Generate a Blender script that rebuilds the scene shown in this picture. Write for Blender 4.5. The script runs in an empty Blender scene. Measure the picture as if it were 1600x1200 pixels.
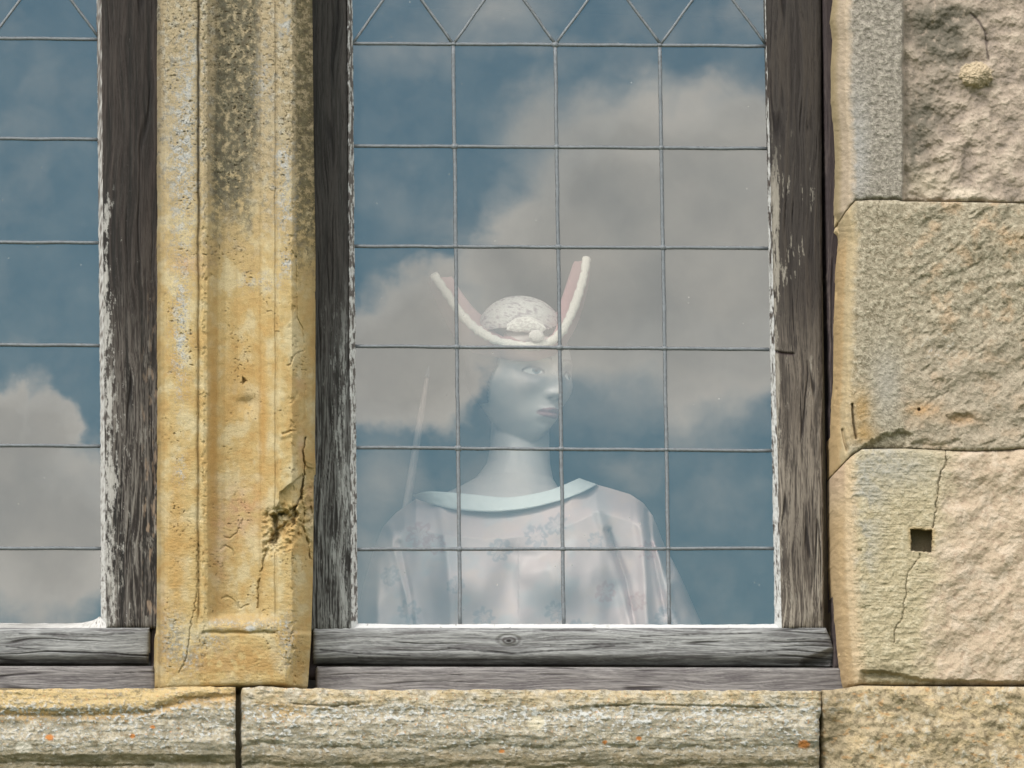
import bpy, math, random
import numpy as np
from mathutils import Vector, Matrix

# ------------------------------------------------------------------ scene, camera, sky, sun
S = bpy.context.scene
COL = S.collection
DIST, PITCH, YAW, ROLL = 16.0, math.radians(10.0), math.radians(6.0), math.radians(0.72)
TGT = Vector((0.8, 0.0, 0.6))
FWD = Vector((math.sin(YAW) * math.cos(PITCH), math.cos(YAW) * math.cos(PITCH), math.sin(PITCH)))
CAM = TGT - FWD * DIST
_r = FWD.cross(Vector((0, 0, 1))).normalized()
_u = _r.cross(FWD).normalized()
RIGHT = _r * math.cos(ROLL) + _u * math.sin(ROLL)
UP = _u * math.cos(ROLL) - _r * math.sin(ROLL)
FPX = DIST / 1.6 * 1600.0

cd = bpy.data.cameras.new('camera')
cam = bpy.data.objects.new('camera', cd)
COL.objects.link(cam)
cd.sensor_width = 36.0
cd.lens = 36.0 * FPX / 1600.0
cd.clip_start = 0.1
cd.clip_end = 5000
m = Matrix((RIGHT, UP, -FWD)).transposed().to_4x4()
m.translation = CAM
cam.matrix_world = m
S.camera = cam

SUN_TO = Vector((-0.52, -0.58, 0.64)).normalized()
W = bpy.data.worlds.new('World')
S.world = W
W.use_nodes = True
SKY_STRENGTH = 0.145

def build_world():
    nt = W.node_tree
    N = nt.nodes; L = nt.links
    N.clear()
    out = N.new('ShaderNodeOutputWorld')
    bg = N.new('ShaderNodeBackground')
    bg.inputs['Strength'].default_value = SKY_STRENGTH
    sky = N.new('ShaderNodeTexSky')
    sky.sky_type = 'NISHITA'
    sky.sun_disc = False
    sky.sun_elevation = math.asin(SUN_TO.z)
    sky.sun_rotation = math.atan2(SUN_TO.x, SUN_TO.y)
    sky.air_density = 1.0
    sky.dust_density = 0.6
    sky.ozone_density = 2.0
    tc = N.new('ShaderNodeTexCoord')
    def val(x): return x
    def math_(op, a, b=None, c=None, clamp=False):
        n = N.new('ShaderNodeMath'); n.operation = op; n.use_clamp = clamp
        for i, x in enumerate((a, b, c)):
            if x is None: continue
            if isinstance(x, (int, float)): n.inputs[i].default_value = x
            else: L.new(x, n.inputs[i])
        return n.outputs[0]
    def dot(vec):
        n = N.new('ShaderNodeVectorMath'); n.operation = 'DOT_PRODUCT'
        L.new(tc.outputs['Generated'], n.inputs[0]); n.inputs[1].default_value = vec
        return n.outputs['Value']
    # sky coordinates around the part of the sky that faces the window
    f_ = (FWD.x, -FWD.y, FWD.z); r_ = (RIGHT.x, -RIGHT.y, RIGHT.z); u_ = (UP.x, -UP.y, UP.z)
    df = dot(f_)
    dfc = math_('MAXIMUM', df, 0.05)
    X = math_('DIVIDE', dot(r_), dfc)
    Z = math_('DIVIDE', dot(u_), dfc)
    k = FPX / 100.0
    X = math_('MULTIPLY', X, k)       # units of "hundreds"
    Z = math_('MULTIPLY', Z, k)
    cmb = N.new('ShaderNodeCombineXYZ'); L.new(X, cmb.inputs[0]); L.new(Z, cmb.inputs[1])
    def noise(scale, detail, rough, off=(0, 0, 0), src=None):
        mp = N.new('ShaderNodeVectorMath'); mp.operation = 'ADD'
        L.new(src or cmb.outputs[0], mp.inputs[0]); mp.inputs[1].default_value = off
        n = N.new('ShaderNodeTexNoise'); n.inputs['Scale'].default_value = scale
        n.inputs['Detail'].default_value = detail; n.inputs['Roughness'].default_value = rough
        L.new(mp.outputs[0], n.inputs['Vector'])
        return n
    # warp
    wn = noise(0.9, 5, 0.55)
    wsub = N.new('ShaderNodeVectorMath'); wsub.operation = 'SUBTRACT'
    L.new(wn.outputs['Color'], wsub.inputs[0]); wsub.inputs[1].default_value = (0.5, 0.5, 0.5)
    wsc = N.new('ShaderNodeVectorMath'); wsc.operation = 'SCALE'; wsc.inputs['Scale'].default_value = 1.15
    L.new(wsub.outputs[0], wsc.inputs[0])
    wad = N.new('ShaderNodeVectorMath'); wad.operation = 'ADD'
    L.new(cmb.outputs[0], wad.inputs[0]); L.new(wsc.outputs[0], wad.inputs[1])
    wn2 = noise(3.2, 4, 0.6, (4.0, 8.0, 0))
    ws2 = N.new('ShaderNodeVectorMath'); ws2.operation = 'SUBTRACT'
    L.new(wn2.outputs['Color'], ws2.inputs[0]); ws2.inputs[1].default_value = (0.5, 0.5, 0.5)
    wc2 = N.new('ShaderNodeVectorMath'); wc2.operation = 'SCALE'; wc2.inputs['Scale'].default_value = 0.38
    L.new(ws2.outputs[0], wc2.inputs[0])
    wa2 = N.new('ShaderNodeVectorMath'); wa2.operation = 'ADD'
    L.new(wad.outputs[0], wa2.inputs[0]); L.new(wc2.outputs[0], wa2.inputs[1])
    sx = N.new('ShaderNodeSeparateXYZ'); L.new(wa2.outputs[0], sx.inputs[0])
    XW, ZW = sx.outputs[0], sx.outputs[1]
    def blob(px, py, rx, ry, amp=1.0):
        a = math_('MULTIPLY', math_('SUBTRACT', XW, (px - 800) / 100.0), 100.0 / rx)
        b = math_('MULTIPLY', math_('SUBTRACT', ZW, (600 - py) / 100.0), 100.0 / ry)
        d = math_('ADD', math_('MULTIPLY', a, a), math_('MULTIPLY', b, b))
        # smooth falloff: amp * (1 - sqrt(d))
        q = math_('SUBTRACT', 1.0, math_('SQRT', d))
        return math_('MULTIPLY', q, amp)
    blobs = CLOUD_BLOBS
    cur = None
    for b in blobs:
        o = blob(*b)
        if cur is None: cur = o
        else:
            n = N.new('ShaderNodeMath'); n.operation = 'SMOOTH_MAX'
            L.new(cur, n.inputs[0]); L.new(o, n.inputs[1]); n.inputs[2].default_value = 0.12
            cur = n.outputs[0]
    # edge sharpness: crisp on top, soft below
    mr = N.new('ShaderNodeMapRange'); mr.interpolation_type = 'SMOOTHSTEP'
    L.new(cur, mr.inputs['Value'])
    mr.inputs['From Min'].default_value = -0.05; mr.inputs['From Max'].default_value = 0.29
    dens = mr.outputs[0]
    # thin wisps, everywhere in this part of the sky
    wsp = noise(0.55, 4, 0.6, (3.1, 7.7, 0))
    mw = N.new('ShaderNodeMapRange'); L.new(wsp.outputs['Fac'], mw.inputs['Value'])
    mw.inputs['From Min'].default_value = 0.50; mw.inputs['From Max'].default_value = 0.80
    mw.inputs['To Max'].default_value = 0.35
    wb = None
    for b in WISP_BLOBS:
        o = math_('MAXIMUM', blob(*b), 0.0)
        wb = o if wb is None else math_('MAXIMUM', wb, o)
    dens = math_('ADD', dens, math_('MULTIPLY', wb, 0.75), clamp=True)
    dens = math_('ADD', dens, mw.outputs[0], clamp=True)
    # rest of the sky: cumulus by direction
    gn = noise(1.7, 6, 0.55, (5.3, 1.0, 2.0), src=tc.outputs['Generated'])
    mg = N.new('ShaderNodeMapRange'); L.new(gn.outputs['Fac'], mg.inputs['Value'])
    mg.inputs['From Min'].default_value = 0.42; mg.inputs['From Max'].default_value = 0.55
    near = N.new('ShaderNodeMapRange'); L.new(df, near.inputs['Value'])
    near.inputs['From Min'].default_value = 0.975; near.inputs['From Max'].default_value = 0.992
    mixd = N.new('ShaderNodeMix'); mixd.data_type = 'FLOAT'
    L.new(near.outputs[0], mixd.inputs[0]); L.new(mg.outputs[0], mixd.inputs[2]); L.new(dens, mixd.inputs[3])
    # cloud colour: sunlit and greyer folds
    cn = noise(0.42, 5, 0.5, (9.0, 2.0, 0))
    cr = N.new('ShaderNodeValToRGB'); L.new(cn.outputs['Fac'], cr.inputs[0])
    cr.color_ramp.elements[0].position = 0.34; cr.color_ramp.elements[0].color = CLOUD_DARK
    cr.color_ramp.elements[1].position = 0.66; cr.color_ramp.elements[1].color = CLOUD_LIGHT
    # brighter towards the sunlit rims of the clouds
    rim = N.new('ShaderNodeMapRange'); L.new(cur, rim.inputs['Value'])
    rim.inputs['From Min'].default_value = 0.05; rim.inputs['From Max'].default_value = 0.55
    rim.inputs['To Min'].default_value = 1.22; rim.inputs['To Max'].default_value = 0.95
    rc = N.new('ShaderNodeVectorMath'); rc.operation = 'SCALE'
    L.new(cr.outputs[0], rc.inputs[0]); L.new(rim.outputs[0], rc.inputs['Scale'])
    sk = N.new('ShaderNodeMix'); sk.data_type = 'RGBA'; sk.blend_type = 'MULTIPLY'; sk.inputs[0].default_value = 1.0
    L.new(sky.outputs[0], sk.inputs[6]); sk.inputs[7].default_value = SKY_TINT
    mx = N.new('ShaderNodeMix'); mx.data_type = 'RGBA'
    # unseen clouds higher up and all round, scaled brighter as added fill light
    hi = N.new('ShaderNodeMapRange'); L.new(near.outputs[0], hi.inputs['Value'])
    hi.inputs['To Min'].default_value = 2.1; hi.inputs['To Max'].default_value = 1.0
    rc2 = N.new('ShaderNodeVectorMath'); rc2.operation = 'SCALE'
    L.new(rc.outputs[0], rc2.inputs[0]); L.new(hi.outputs[0], rc2.inputs['Scale'])
    L.new(mixd.outputs[0], mx.inputs[0]); L.new(sk.outputs[2], mx.inputs[6]); L.new(rc2.outputs[0], mx.inputs[7])
    L.new(mx.outputs[2], bg.inputs['Color'])
    L.new(bg.outputs[0], out.inputs[0])

CLOUD_BLOBS = [(1040, 370, 330, 268), (1120, 320, 190, 210), (910, 415, 225, 205), (665, 560, 135, 118),
               (1180, 400, 200, 205), (1240, 300, 150, 150), (610, 595, 130, 110), (980, 270, 130, 110), (1450, 400, 250, 240),
               (20, 750, 150, 225), (110, 820, 140, 190), (-160, 720, 200, 260), (75, 640, 62, 95), (10, 610, 52, 80)]
WISP_BLOBS = [(720, 20, 130, 90, 0.8), (800, 90, 130, 50, 0.5), (640, 60, 80, 60, 0.5), (570, 770, 90, 90, 0.7),
              (960, 760, 70, 45, 0.5), (450, 900, 170, 130, 0.8), (1130, 20, 60, 60, 0.5), (1000, 640, 200, 60, 0.5)]
CLOUD_DARK = (7.9, 7.75, 7.6, 1)
CLOUD_LIGHT = (11.4, 10.5, 9.7, 1)
SKY_TINT = (0.67, 0.87, 0.85, 1)
build_world()

sl = bpy.data.lights.new('sun', 'SUN')
sl.energy = 2.6
sl.angle = math.radians(11.0)
sl.color = (1.0, 0.96, 0.90)
sun = bpy.data.objects.new('sun', sl)
COL.objects.link(sun)
sun.rotation_euler = SUN_TO.to_track_quat('Z', 'Y').to_euler()
sun.location = (0, -5, 8)

S.view_settings.view_transform = 'Standard'
S.view_settings.look = 'None'
S.view_settings.exposure = 0.0
S.view_settings.gamma = 1.0
S.render.engine = 'CYCLES'
S.cycles.max_bounces = 8
S.cycles.transparent_max_bounces = 12
S.cycles.caustics_reflective = False
S.cycles.caustics_refractive = False

# ------------------------------------------------------------------ maths helpers
fw = np.array(FWD); rt = np.array(RIGHT); up_ = np.array(UP); cm = np.array(CAM)

def P(u, v, Y):
    """world point on the plane y = Y seen at photo pixel (u, v)"""
    u, v, Y = np.broadcast_arrays(np.asarray(u, float), np.asarray(v, float), np.asarray(Y, float))
    d = fw + np.multiply.outer((u - 800.0) / FPX, rt) + np.multiply.outer((600.0 - v) / FPX, up_)
    t = (Y - cm[1]) / d[..., 1]
    return cm + d * t[..., None]

def _hash(ix, iy, seed):
    h = (ix.astype(np.int64) * 374761393 + iy.astype(np.int64) * 668265263 + seed * 1442695041) & 0xffffffff
    h = ((h ^ (h >> 13)) * 1274126177) & 0xffffffff
    h = (h ^ (h >> 16)) & 0xffffffff
    return h

def perlin(x, y, seed=0):
    x, y = np.broadcast_arrays(x, y)
    x0 = np.floor(x); y0 = np.floor(y)
    fx = x - x0; fy = y - y0
    def g(ix, iy, dx, dy):
        a = _hash(ix, iy, seed) * (2 * np.pi / 4294967296.0)
        return np.cos(a) * dx + np.sin(a) * dy
    w = fx * fx * fx * (fx * (fx * 6 - 15) + 10); z = fy * fy * fy * (fy * (fy * 6 - 15) + 10)
    a = g(x0, y0, fx, fy); b = g(x0 + 1, y0, fx - 1, fy)
    c = g(x0, y0 + 1, fx, fy - 1); d = g(x0 + 1, y0 + 1, fx - 1, fy - 1)
    return 1.5 * ((a + (b - a) * w) * (1 - z) + (c + (d - c) * w) * z)

def fbm(x, y, oct=4, seed=0, gain=0.5):
    t = 0; a = 1.0; s = 0
    for o in range(oct):
        t = t + a * perlin(x * 2.03 ** o + 17.3 * o, y * 2.03 ** o - 9.1 * o, seed + o * 7)
        s += a; a *= gain
    return t / s * 1.3

def grain(U, V, seed, size=3.0):
    """sandy grain without the worm-like look of one noise octave"""
    wx = fbm(U / 7, V / 7, 2, seed + 50) * 4; wy = fbm(U / 7, V / 7, 2, seed + 60) * 4
    a = perlin((U + wx) / size, (V + wy) / size, seed)
    b = perlin((U * .8 + V * .6 + wy) / (size * .62), (V * .8 - U * .6 + wx) / (size * .62), seed + 1)
    c = perlin((U * .5 - V * .86) / (size * 2.6), (V * .5 + U * .86) / (size * 2.6), seed + 2)
    w = np.random.RandomState(seed).randn(*U.shape) * .28
    return .38 * a + .42 * b + .45 * c + .30 * w

def ridged(x, y, oct=3, seed=0, gain=0.5):
    t = 0; a = 1.0; s = 0
    for o in range(oct):
        t = t + a * (1 - 2 * np.abs(perlin(x * 2 ** o + 5.3 * o, y * 2 ** o + 3.1 * o, seed + o * 5)))
        s += a; a *= gain
    return t / s

def sm(a, b, x):
    t = np.clip((x - a) / (b - a), 0, 1)
    return t * t * (3 - 2 * t)

def blob(u, v, cx, cy, rx, ry):
    return np.exp(-((u - cx) / rx) ** 2 - ((v - cy) / ry) ** 2)

def segdist(u, v, pts):
    d = np.full(u.shape, 1e9)
    for (x0, y0), (x1, y1) in zip(pts[:-1], pts[1:]):
        dx, dy = x1 - x0, y1 - y0
        t = np.clip(((u - x0) * dx + (v - y0) * dy) / (dx * dx + dy * dy + 1e-9), 0, 1)
        d = np.minimum(d, np.hypot(u - x0 - t * dx, v - y0 - t * dy))
    return d

def polysdf(u, v, pts):
    """negative inside"""
    c = list(pts) + [pts[0]]
    d = segdist(u, v, c)
    ins = np.zeros(u.shape, bool)
    for (x0, y0), (x1, y1) in zip(c[:-1], c[1:]):
        if y0 == y1: continue
        cond = ((y0 > v) != (y1 > v)) & (u < (x1 - x0) * (v - y0) / (y1 - y0) + x0)
        ins ^= cond
    return np.where(ins, -d, d)

ALB = 0.575
def C(r, g, b, k=1.0):
    c = np.array([r, g, b]) / 255.0
    l = np.where(c <= 0.04045, c / 12.92, ((c + 0.055) / 1.055) ** 2.4)
    m_ = l.mean(); l = m_ + (l - m_) * 0.84
    return l * ALB * k

def mixc(base, col, mask):
    mask = np.clip(mask, 0, 1)[..., None]
    return base * (1 - mask) + np.asarray(col) * mask

def solid(u, col):
    return np.ones(u.shape + (3,)) * np.asarray(col)

# ------------------------------------------------------------------ object helpers
def tag(o, label=None, cat=None, group=None, kind=None):
    if label: o['label'] = label
    if cat: o['category'] = cat
    if group: o['group'] = group
    if kind: o['kind'] = kind
    return o

def empty(name, loc, label=None, cat=None, group=None):
    o = bpy.data.objects.new(name, None)
    o.location = loc
    o.empty_display_size = 0.05
    COL.objects.link(o)
    return tag(o, label, cat, group)

def place(o, parent):
    """meshes are modelled in world coordinates; move them under their thing"""
    if parent is not None:
        root = Vector((0, 0, 0)); p = parent
        while p is not None:
            root += Vector(p.location); p = p.parent
        n = len(o.data.vertices)
        co = np.empty(n * 3, np.float32); o.data.vertices.foreach_get('co', co)
        co = co.reshape(-1, 3) - np.array(root, np.float32)
        o.data.vertices.foreach_set('co', co.ravel())
        o.data.update()
        o.parent = parent
    return o

def mesh(name, verts, faces, mat, parent=None, tint=None, smooth=True, extra=None):
    me = bpy.data.meshes.new(name)
    verts = np.asarray(verts, np.float32).reshape(-1, 3)
    if isinstance(faces, np.ndarray) and faces.ndim == 2:
        k = faces.shape[1]; nf = len(faces)
        me.vertices.add(len(verts)); me.vertices.foreach_set('co', verts.ravel())
        me.loops.add(nf * k); me.loops.foreach_set('vertex_index', faces.astype(np.int32).ravel())
        me.polygons.add(nf)
        me.polygons.foreach_set('loop_start', np.arange(0, nf * k, k, dtype=np.int32))
        me.update(calc_edges=True)
    else:
        me.from_pydata([tuple(map(float, p)) for p in verts], [], [tuple(int(i) for i in f) for f in faces])
    me.validate()
    me.polygons.foreach_set('use_smooth', [smooth] * len(me.polygons))
    if tint is not None:
        a = me.attributes.new('tint', 'FLOAT_COLOR', 'POINT')
        t = np.ones((len(verts), 4), np.float32); t[:, :3] = np.asarray(tint).reshape(-1, 3)
        a.data.foreach_set('color', t.ravel())
    if extra is not None:
        for kx, vx in extra.items():
            a = me.attributes.new(kx, 'FLOAT', 'POINT'); a.data.foreach_set('value', np.asarray(vx, np.float32).ravel())
    me.materials.append(mat)
    me.update()
    o = bpy.data.objects.new(name, me)
    COL.objects.link(o)
    return place(o, parent)

def grid_faces(nv, nu, off=0):
    i = np.arange(nv - 1)[:, None] * nu + np.arange(nu - 1)[None, :] + off
    return np.stack([i, i + nu, i + nu + 1, i + 1], -1).reshape(-1, 4)

def relief(name, u, v, h, mat, parent, tint, base=0.0, back=0.12, tone=(1, 1, 1)):
    """a block whose visible face is a relief: u,v pixel grids (nv,nu), h relief in mm towards the viewer,
    base the y of its face, back how far behind the face its sides run."""
    nv, nu = u.shape
    Pw = P(u, v, base - h / 1000.0)
    vert = Pw.reshape(-1, 3)
    F = grid_faces(nv, nu)
    top = np.arange(nu); rgt = np.arange(1, nv) * nu + nu - 1
    bot = (nv - 1) * nu + np.arange(nu - 2, -1, -1); lft = np.arange(nv - 2, 0, -1) * nu
    ring = np.concatenate([top, rgt, bot, lft])
    rv = vert[ring].copy(); rv[:, 1] = base + back
    n0 = len(vert); k = len(ring)
    a = np.arange(k); b = (a + 1) % k
    SF = np.stack([ring[a], ring[b], n0 + b, n0 + a], -1)
    vert = np.concatenate([vert, rv])
    t = np.clip(tint.reshape(-1, 3) * np.asarray(tone), 0, .85); t = np.concatenate([t, t[ring]])
    return mesh(name, vert, np.concatenate([F, SF]), mat, parent, tint=t)

def axis(lo, hi, flo, fhi, fine, coarse=8.0):
    """grid lines: fine within [flo,fhi], coarse outside"""
    if hi <= flo or lo >= fhi: return np.linspace(lo, hi, max(4, int((hi - lo) / min(coarse, 5.0)) + 1))
    parts = []
    a, b = max(lo, flo), min(hi, fhi)
    if lo < a: parts.append(np.linspace(lo, a, max(2, int((a - lo) / coarse) + 1))[:-1])
    parts.append(np.linspace(a, b, max(2, int(round((b - a) / fine)) + 1)))
    if hi > b: parts.append(np.linspace(b, hi, max(2, int((hi - b) / coarse) + 1))[1:])
    return np.concatenate(parts)

def warp_grid(us, vs, left=None, right=None, top=None, bottom=None):
    """stretch a straight grid so that its borders follow curves given as functions"""
    U, V = np.meshgrid(us, vs)
    s = (U - us[0]) / (us[-1] - us[0]); t = (V - vs[0]) / (vs[-1] - vs[0])
    if left is not None or right is not None:
        dl = (left(V) - us[0]) if left is not None else 0
        dr = (right(V) - us[-1]) if right is not None else 0
        # only bend the cells near the edges
        wl = np.clip(1 - (U - us[0]) / 60.0, 0, 1); wr = np.clip(1 - (us[-1] - U) / 60.0, 0, 1)
        if us[-1] - us[0] < 130: wl = 1 - s; wr = s
        U = U + dl * wl + dr * wr
    if top is not None or bottom is not None:
        dt = (top(U) - vs[0]) if top is not None else 0
        db = (bottom(U) - vs[-1]) if bottom is not None else 0
        wt = np.clip(1 - (V - vs[0]) / 60.0, 0, 1); wb = np.clip(1 - (vs[-1] - V) / 60.0, 0, 1)
        if vs[-1] - vs[0] < 130: wt = 1 - t; wb = t
        V = V + dt * wt + db * wb
    return U, V

def curve(pts):
    xs = [p[0] for p in pts]; ys = [p[1] for p in pts]
    return lambda q: np.interp(q, xs, ys)

# ------------------------------------------------------------------ materials
def new_mat(name):
    mt = bpy.data.materials.new(name); mt.use_nodes = True
    nt = mt.node_tree; nt.nodes.clear()
    o = nt.nodes.new('ShaderNodeOutputMaterial')
    b = nt.nodes.new('ShaderNodeBsdfPrincipled')
    nt.links.new(b.outputs[0], o.inputs[0])
    return mt, nt, b, o

def tint_mat(name, scale=(900, 900, 900), var=0.25, rough=0.9, bump=0.5, dist=0.0006, spec=0.3, big=None):
    mt, nt, b, o = new_mat(name)
    N, L = nt.nodes, nt.links
    at = N.new('ShaderNodeAttribute'); at.attribute_name = 'tint'
    geo = N.new('ShaderNodeNewGeometry')
    mp = N.new('ShaderNodeVectorMath'); mp.operation = 'MULTIPLY'; mp.inputs[1].default_value = scale
    L.new(geo.outputs['Position'], mp.inputs[0])
    no = N.new('ShaderNodeTexNoise'); no.inputs['Scale'].default_value = 1.0
    no.inputs['Detail'].default_value = 3; no.inputs['Roughness'].default_value = 0.65
    L.new(mp.outputs[0], no.inputs['Vector'])
    mr = N.new('ShaderNodeMapRange'); L.new(no.outputs['Fac'], mr.inputs['Value'])
    mr.inputs['From Min'].default_value = 0.25; mr.inputs['From Max'].default_value = 0.75
    mr.inputs['To Min'].default_value = 1 - var; mr.inputs['To Max'].default_value = 1 + var
    sc = N.new('ShaderNodeVectorMath'); sc.operation = 'SCALE'
    L.new(at.outputs['Color'], sc.inputs[0]); L.new(mr.outputs[0], sc.inputs['Scale'])
    L.new(sc.outputs[0], b.inputs['Base Color'])
    b.inputs['Roughness'].default_value = rough
    b.inputs['Specular IOR Level'].default_value = spec
    bp = N.new('ShaderNodeBump'); bp.inputs['Strength'].default_value = bump; bp.inputs['Distance'].default_value = dist
    L.new(no.outputs['Fac'], bp.inputs['Height']); L.new(bp.outputs[0], b.inputs['Normal'])
    return mt

M_STONE = tint_mat('sandstone', (700, 700, 700), 0.22, 0.95, 0.8, 0.0011, 0.15)
M_WOODV = tint_mat('weathered_oak_upright', (1400, 1400, 60), 0.28, 0.8, 0.6, 0.0008, 0.25)
M_WOODH = tint_mat('weathered_oak_level', (50, 1400, 1400), 0.25, 0.8, 0.6, 0.0008, 0.25)
M_PUTTY = tint_mat('old_white_putty', (600, 600, 600), 0.10, 0.6, 0.5, 0.0006, 0.4)
M_CLOTH = tint_mat('satin_cloth', (1500, 1500, 1500), 0.05, 0.45, 0.25, 0.0003, 0.5)
M_SKIN = tint_mat('mannequin_skin', (80, 80, 80), 0.03, 0.42, 0.05, 0.0002, 0.5)
M_BRAID = tint_mat('woven_braid', (420, 420, 420), 0.22, 0.8, 0.9, 0.0012, 0.2)
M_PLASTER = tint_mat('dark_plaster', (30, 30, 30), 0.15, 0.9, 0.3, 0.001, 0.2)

def simple_mat(name, col, rough, metal=0.0, nscale=300, var=0.2, bump=0.3):
    mt, nt, b, o = new_mat(name)
    N, L = nt.nodes, nt.links
    geo = N.new('ShaderNodeNewGeometry')
    no = N.new('ShaderNodeTexNoise'); no.inputs['Scale'].default_value = nscale; no.inputs['Detail'].default_value = 4
    L.new(geo.outputs['Position'], no.inputs['Vector'])
    cr = N.new('ShaderNodeValToRGB'); L.new(no.outputs['Fac'], cr.inputs[0])
    cr.color_ramp.elements[0].position = 0.3; cr.color_ramp.elements[1].position = 0.7
    cr.color_ramp.elements[0].color = tuple(c * (1 - var) for c in col) + (1,)
    cr.color_ramp.elements[1].color = tuple(c * (1 + var) for c in col) + (1,)
    L.new(cr.outputs[0], b.inputs['Base Color'])
    b.inputs['Roughness'].default_value = rough; b.inputs['Metallic'].default_value = metal
    bp = N.new('ShaderNodeBump'); bp.inputs['Strength'].default_value = bump; bp.inputs['Distance'].default_value = 0.0006
    L.new(no.outputs['Fac'], bp.inputs['Height']); L.new(bp.outputs[0], b.inputs['Normal'])
    return mt

M_LEAD = simple_mat('dull_lead', (0.135, 0.15, 0.165), 0.6, 0.3, 260, 0.22, 0.4)
M_GRASS = simple_mat('grass', (0.10, 0.12, 0.06), 0.95, 0, 3, 0.4, 0.3)
M_HAIR = simple_mat('dark_hair', (0.035, 0.025, 0.02), 0.6, 0, 900, 0.4, 0.6)

def glass_mat():
    mt = bpy.data.materials.new('old_window_glass'); mt.use_nodes = True
    nt = mt.node_tree; N, L = nt.nodes, nt.links; N.clear()
    out = N.new('ShaderNodeOutputMaterial')
    geo = N.new('ShaderNodeNewGeometry')
    n1 = N.new('ShaderNodeTexNoise'); n1.inputs['Scale'].default_value = 9; n1.inputs['Detail'].default_value = 1
    L.new(geo.outputs['Position'], n1.inputs['Vector'])
    bp = N.new('ShaderNodeBump'); bp.inputs['Strength'].default_value = 0.4; bp.inputs['Distance'].default_value = 0.0001
    L.new(n1.outputs['Fac'], bp.inputs['Height'])
    tr = N.new('ShaderNodeBsdfTransparent'); tr.inputs[0].default_value = (0.97, 0.96, 0.93, 1)
    gl = N.new('ShaderNodeBsdfGlossy'); gl.inputs['Roughness'].default_value = 0.0
    gl.inputs['Color'].default_value = (0.95, 1.0, 1.0, 1)
    L.new(bp.outputs[0], gl.inputs['Normal'])
    mx = N.new('ShaderNodeMixShader'); mx.inputs[0].default_value = GLASS_REFL
    L.new(tr.outputs[0], mx.inputs[1]); L.new(gl.outputs[0], mx.inputs[2])
    # thin film of dust with specks; its diffuse haze is added to wash out the view
    df = N.new('ShaderNodeBsdfDiffuse'); df.inputs['Color'].default_value = (0.55, 0.54, 0.5, 1)
    n2 = N.new('ShaderNodeTexNoise'); n2.inputs['Scale'].default_value = 14; n2.inputs['Detail'].default_value = 8
    n2.inputs['Roughness'].default_value = 0.7
    L.new(geo.outputs['Position'], n2.inputs['Vector'])
    m1 = N.new('ShaderNodeMapRange'); L.new(n2.outputs['Fac'], m1.inputs['Value'])
    m1.inputs['From Min'].default_value = 0.3; m1.inputs['From Max'].default_value = 0.8
    m1.inputs['To Min'].default_value = 0.02; m1.inputs['To Max'].default_value = 0.085
    vo = N.new('ShaderNodeTexVoronoi'); vo.inputs['Scale'].default_value = 34
    L.new(geo.outputs['Position'], vo.inputs['Vector'])
    lt = N.new('ShaderNodeMath'); lt.operation = 'LESS_THAN'; lt.inputs[1].default_value = 0.035
    L.new(vo.outputs['Distance'], lt.inputs[0])
    sp = N.new('ShaderNodeMath'); sp.operation = 'MULTIPLY_ADD'
    L.new(lt.outputs[0], sp.inputs[0]); sp.inputs[1].default_value = 0.35; L.new(m1.outputs[0], sp.inputs[2])
    m2 = N.new('ShaderNodeMixShader')
    L.new(sp.outputs[0], m2.inputs[0]); L.new(mx.outputs[0], m2.inputs[1]); L.new(df.outputs[0], m2.inputs[2])
    L.new(m2.outputs[0], out.inputs[0])
    return mt
GLASS_REFL = 0.22
M_GLASS = glass_mat()

# ------------------------------------------------------------------ ground and the room behind the window
def box_mesh(name, x0, x1, y0, y1, z0, z1, mat, parent=None, col=(0.1, 0.1, 0.1)):
    v = [(x, y, z) for x in (x0, x1) for y in (y0, y1) for z in (z0, z1)]
    f = [(0, 1, 3, 2), (4, 6, 7, 5), (0, 4, 5, 1), (2, 3, 7, 6), (0, 2, 6, 4), (1, 5, 7, 3)]
    return mesh(name, v, f, mat, parent, tint=np.ones((8, 3)) * np.array(col), smooth=False)

g = mesh('ground', [(-400, -400, -3.6), (400, -400, -3.6), (400, 400, -3.6), (-400, 400, -3.6)], [(0, 1, 2, 3)], M_GRASS, smooth=False)
tag(g, kind='structure')
FLOOR = -0.75
RX0, RX1, RY0, RY1, RZ1 = -2.0, 3.2, 0.42, 4.2, 2.1
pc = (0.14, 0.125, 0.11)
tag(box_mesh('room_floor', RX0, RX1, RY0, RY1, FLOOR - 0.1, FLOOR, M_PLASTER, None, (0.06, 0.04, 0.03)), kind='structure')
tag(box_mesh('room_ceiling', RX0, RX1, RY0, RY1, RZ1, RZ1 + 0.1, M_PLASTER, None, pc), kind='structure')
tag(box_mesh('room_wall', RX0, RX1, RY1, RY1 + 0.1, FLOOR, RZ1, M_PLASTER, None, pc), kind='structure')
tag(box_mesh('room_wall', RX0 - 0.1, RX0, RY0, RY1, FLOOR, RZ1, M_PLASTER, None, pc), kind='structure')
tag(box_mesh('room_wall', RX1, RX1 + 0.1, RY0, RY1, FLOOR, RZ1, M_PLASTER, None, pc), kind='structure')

# ------------------------------------------------------------------ wood
GLASS_Y, SASH_Y = 0.128, 0.100
WIN_TOP = -330

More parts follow.
